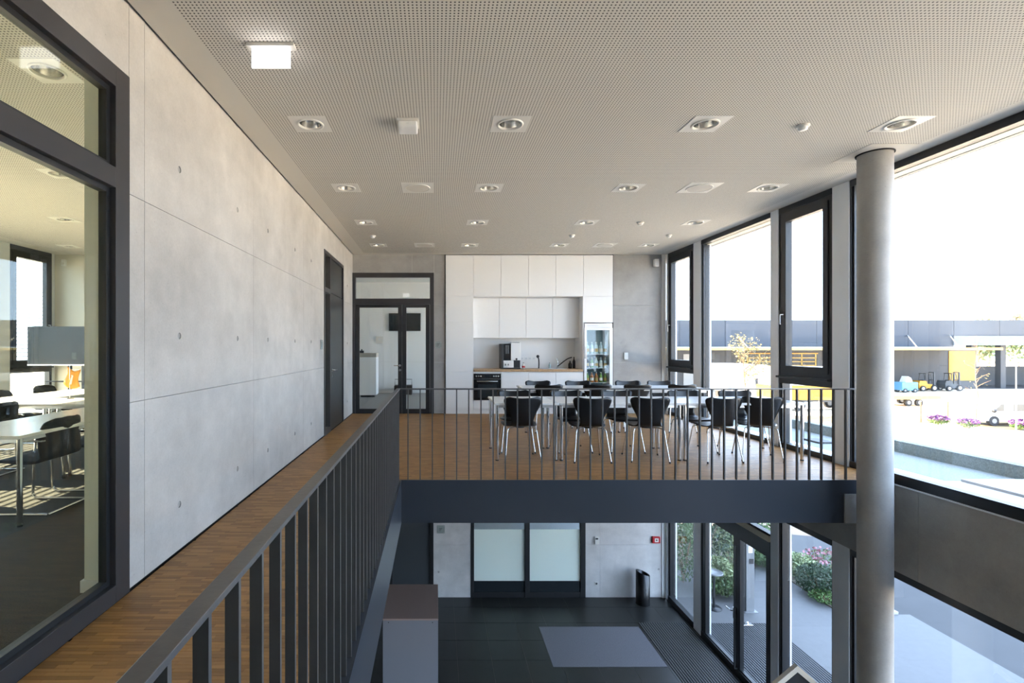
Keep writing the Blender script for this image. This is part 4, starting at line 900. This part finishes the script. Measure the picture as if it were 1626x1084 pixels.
def tree(name, label, x, y, h, cr, n, ls, m, seed, trunk='bark', cz=.35, group=None, nb=9, leaf_r=None, thin=1):
    r_ = random.Random(seed); t = thing(name, label, 'tree', (x, y, ZL), 0, group)
    m_ = MB(); pts = [(0, 0, 0)]
    for k in range(1, 7): pts.append((r_.uniform(-.04, .04)*h*.4, r_.uniform(-.04, .04)*h*.4, h*k/6*.95))
    m_.tube(pts, [h*.014*thin*(1-k/7.5) for k in range(7)], 6); tips = []
    for k in range(nb):
        a_ = r_.random()*6.28; z = h*(cz+(.9-cz)*k/nb); L_ = cr*(1.05-.55*k/nb)
        i = min(5, int(z/(h*.95/6))); b0 = Vector(pts[i]).lerp(Vector(pts[i+1]), z/(h*.95/6)-i)
        e = b0+Vector((math.cos(a_)*L_, math.sin(a_)*L_, L_*.7)); mid = b0.lerp(e, .5)+Vector((0, 0, L_*.05))
        m_.tube([b0, mid, e], [h*.006*thin, h*.004*thin, h*.0015], 5); tips += [mid, b0.lerp(e, .75), e]
    m_.build('branches', trunk, t)
    if n:
        lm = MB(); tips.append(Vector(pts[-1]))
        for _ in range(n):
            c0 = r_.choice(tips); s_ = leaf_r or cr*.35; c = c0+Vector((r_.gauss(0, s_*.6), r_.gauss(0, s_*.6), r_.gauss(0, s_*.6)))
            a = Vector((r_.gauss(0, 1), r_.gauss(0, 1), r_.gauss(0, 1))).normalized(); b = a.orthogonal().normalized(); L_ = ls*r_.uniform(.6, 1.3)
            lm.add([c-a*L_*.5, c+b*L_*.35, c+a*L_*.5, c-b*L_*.35], [[0, 1, 2, 3]])
        lm.build('leaves', m, t)
    return t
tree('yard_tree', 'slender yellow-leaved young tree in front of the warehouse', (1182-PX)*40/F, 40, 6.5, 1.75, 900, .17, 'leaf_yellow', 11, 'bark_pale', .38, nb=14, leaf_r=.35)
tree('bare_sapling', 'bare orange-brown sapling standing in the yard', (1551-PX)*35/F, 35, 6.6, .7, 90, .10, 'leaf_yellow', 12, 'bark_pale', .3, nb=16, leaf_r=.2, thin=.45)
for i, (px, y, h, cr) in enumerate(((1555, 100, 9.5, 2.8), (1572, 125, 12, 3.4), (1596, 108, 10, 3.0), (1618, 135, 14, 4.0), (1640, 115, 11, 3.2))): tree('background_tree', 'yellow-green tree behind the open bay of the warehouse, %s from the yellow panel' % ORD[i], (px-PX)*y/F, y, h, cr, 1800, .7, 'leaf_yellow' if i % 2 else 'leaf_pale', 30+i, 'bark', .25, 'trees behind the warehouse', nb=16, leaf_r=1.5)
# forklifts
def forklift(label, x, y, rz, mbody):
    t = thing('forklift', label, 'forklift', (x, y, ZL), rz)
    MB().prism([(-1.25, .35), (.35, .35), (.35, .85), (-.25, .9), (-.35, 1.25), (-1.15, 1.3), (-1.3, .9)], 'y', -.55, .55).build('chassis', mbody, t, .03)
    cg = MB()
    for sx, top in ((-.45, -.3), (.5, .25)):
        for sy in (-.45, .45): cg.cyl((sx, sy, .9), (top, sy*.9, 2.15), .04, 6)
    cg.box(-.4, .35, -.45, .45, 2.13, 2.2); cg.build('overhead_guard', 'black_plastic', t); B(-.5, -.1, -.25, .25, .9, 1.35).build('seat', 'black_plastic', t, .03)
    ms = MB()
    for sy in (-.3, .3): ms.box(.75, .9, sy-.06, sy+.06, .1, 2.3)
    for z in (.5, 1.3, 2.25): ms.box(.78, .87, -.3, .3, z, z+.1)
    ms.build('mast', 'hall_dark', t)
    for sy in (-.22, .22): MB().prism([(.92, .08), (2.0, .08), (2.0, .12), (.98, .14), (.98, .7), (.92, .7)], 'y', sy-.06, sy+.06).build('fork', 'hall_dark', t)
    for sx, r_ in ((-.85, .33), (.55, .38)):
        for sy in (-.55, .55):
            wh = MB().cyl((sx, sy-.12, r_), (sx, sy+.12, r_), r_, 18).build('wheel', 'rubber', t); MB().cyl((sx, sy-.125, r_), (sx, sy+.125, r_), r_*.55, 14).build('rim', 'label_white', wh)
    return t
forklift('yellow forklift parked before the warehouse wall', (1463-PX)*64/F, 63.5, .0, 'yellow')
forklift('dark forklift with tall mast in front of the yellow wall panel', (1504-PX)*64/F, 63.6, .06, 'hall_dark')
def wheels(t, xs, r_, hw):
    for x in xs:
        for sy in (-hw, hw):
            wh = MB().cyl((x, sy-.13, r_), (x, sy+.13, r_), r_, 18).build('wheel', 'rubber', t); MB().cyl((x, sy-.135, r_), (x, sy+.135, r_), r_*.5, 12).build('rim', 'galvanized', wh)
vn = thing('delivery_van', 'white van parked at the far edge of the yard', 'van', ((1602-PX)*35.6/F, 36, ZL))
MB().prism([(-2.3, .35), (2.4, .35), (2.4, 1.45), (2.2, 1.62), (-1.0, 1.62), (-1.75, 1.05), (-2.3, .85)], 'y', -.85, .85).build('body', 'vehicle_white', vn, .06)
for a, b, sl2 in ((-1.55, -.85, .5), (-.2, 1.1, 0), (1.2, 2.1, 0)): MB().prism([(a, 1.02), (b, 1.02), (b, 1.5), (a+sl2, 1.5)], 'y', -.862, .862).build('side_window', 'vehicle_glass', vn)
for k in range(3): B(.1+k*.22, .2+k*.22, -.864, -.85, .70, .86).build('side_lettering', 'galvanized', vn)
wheels(vn, (-1.55, 1.6), .34, .76); MB().sphere((-1.62, -.95, 1.05), .12, 10, 8).build('mirror', 'black_plastic', vn)
tr = thing('white_box_truck', 'white box truck standing in the yard behind the leafy tree', 'truck', ((1200-PX)*49/F, 50, ZL)); B(-1.25, 1.25, -1, 5, .9, 3.75).build('box', 'vehicle_white', tr, .05); MB().prism([(-1, .5), (-2.6, .5), (-2.7, 1.5), (-2.4, 2.7), (-1, 2.8)], 'x', -1.15, 1.15).build('cab', 'vehicle_white', tr, .05); MB().prism([(-2.60, 1.65), (-2.45, 2.55), (-2.48, 2.55), (-2.68, 1.65)], 'x', -1.0, 1.0).build('windscreen', 'vehicle_glass', tr)
for y in (-1.8, 3.6):
    for sx in (-1.0, 1.0): MB().cyl((sx-.14, y, .48), (sx+.14, y, .48), .48, 16).build('wheel', 'rubber', tr)
t2 = thing('yellow_trailer', 'long trailer with yellow side and white tarpaulin in the yard', 'trailer', ((1290-PX)*44/F, 44.5, ZL)); B(-3.8, 4.0, -1.2, 1.2, .95, 2.15).build('side_board', 'yellow', t2, .03); B(-3.7, 3.9, -1.15, 1.15, 2.15, 3.75).build('tarpaulin', 'vehicle_white', t2, .1); B(-3.8, 4.0, -1.0, 1.0, .75, .95).build('chassis', 'hall_dark', t2); wheels(t2, (-2.6, -1.5, 2.6), .45, 1.0)
t3 = thing('flatbed_trailer', 'low yellow flatbed trailer parked in the sun', 'trailer', ((1455-PX)*47/F, 48, ZL)); B(-2.4, 2.2, -1.1, 1.1, .62, .95).build('bed', 'pale_yellow', t3); wheels(t3, (-.7, .3), .32, .9); B(-3.2, -2.4, -.08, .08, .62, .75).build('drawbar', 'hall_dark', t3)
lc = thing('blue_machine', 'pale blue machine with white top on the yard', 'machine', ((1432-PX)*62/F, 61.5, ZL)); B(-.95, .95, -.6, .6, .25, 1.25).build('body', 'light_blue', lc, .05); MB().prism([(-.4, 1.25), (.5, 1.25), (.3, 1.75), (-.1, 1.95)], 'y', -.4, .4).build('hood', 'vehicle_white', lc); wheels(lc, (-.6, .6), .25, .5)
for i, px in enumerate((1144, 1153, 1161)):
    t = thing('leaning_panels', 'white bundle of panels leaning in the yard, %s from the window post' % ORD[i], 'panels', ((px-PX)*45/F-.1, 45, ZL), 0, 'leaning panel bundles')
    for k in range(4): MB().prism([(k*.06, 0), (.05+k*.06, 0), (.45+k*.06, 2.1+.05*k), (.40+k*.06, 2.1+.05*k)], 'y', -.35, .35).build('panel', 'hall_white', t)
lp = thing('street_lamp', 'slim pale street lamp with short arm', 'lamp', ((1613.5-PX)*32.8/F, 32.8, ZL)); MB().cyl((0, 0, 0), (0, 0, 4.75), .05, 10, .035).build('pole', 'fascia_white', lp); B(-.08, .6, -.06, .06, 4.67, 4.74).build('lamp_head', 'fascia_white', lp, .02)
for i, px in enumerate((1462, 1505, 1539)):
    t = thing('yard_post', 'thin wooden post in the grass strip, %s after the column' % ORD[i], 'post', ((px-PX)*37/F, 37, ZL), 0, 'yard posts'); MB().cyl((0, 0, 0), (0, 0, 1.5-.4*(i == 2)), .05, 8).build('shaft', 'bark_pale', t); MB().cyl((0, 0, 1.5-.4*(i == 2)), (0, 0, 1.55-.4*(i == 2)), .06, 8).build('cap', 'hall_white', t)
for i, (px, py) in enumerate(((1490, 674), (1537, 680), (1622, 682))): bush('aster_bush', 'purple flowering bush at the yard edge, %s after the column' % ORD[i], px, py, .62, .32, 700, .14, 'leaf_mid', 50+i, 'flower_purple', 'purple bushes', nf=420)
gst = struct('grass_strip', 'dry yellowish grass strip along the yard edge', MB().box(19, 37.5, 36.6, 40.5, ZL-.05, ZL-.01).box(37.5, 46, 33.5, 37.5, ZL-.05, ZL-.012), 'dry_grass', 'grass')
ss = thing('red_sign', 'red and white sign board beside the box truck', 'sign', ((1219.5-PX)*47/F, 46.8, ZL)); B(-.16, .16, -.03, .03, 1.9, 3.1).build('board', 'red', ss); MB().cyl((0, .04, 0), (0, .04, 3.2), .04, 8).build('pole', 'galvanized', ss)
for z in (2.2, 2.6): B(-.12, .12, -.034, -.03, z, z+.15).build('print', 'label_white', ss)
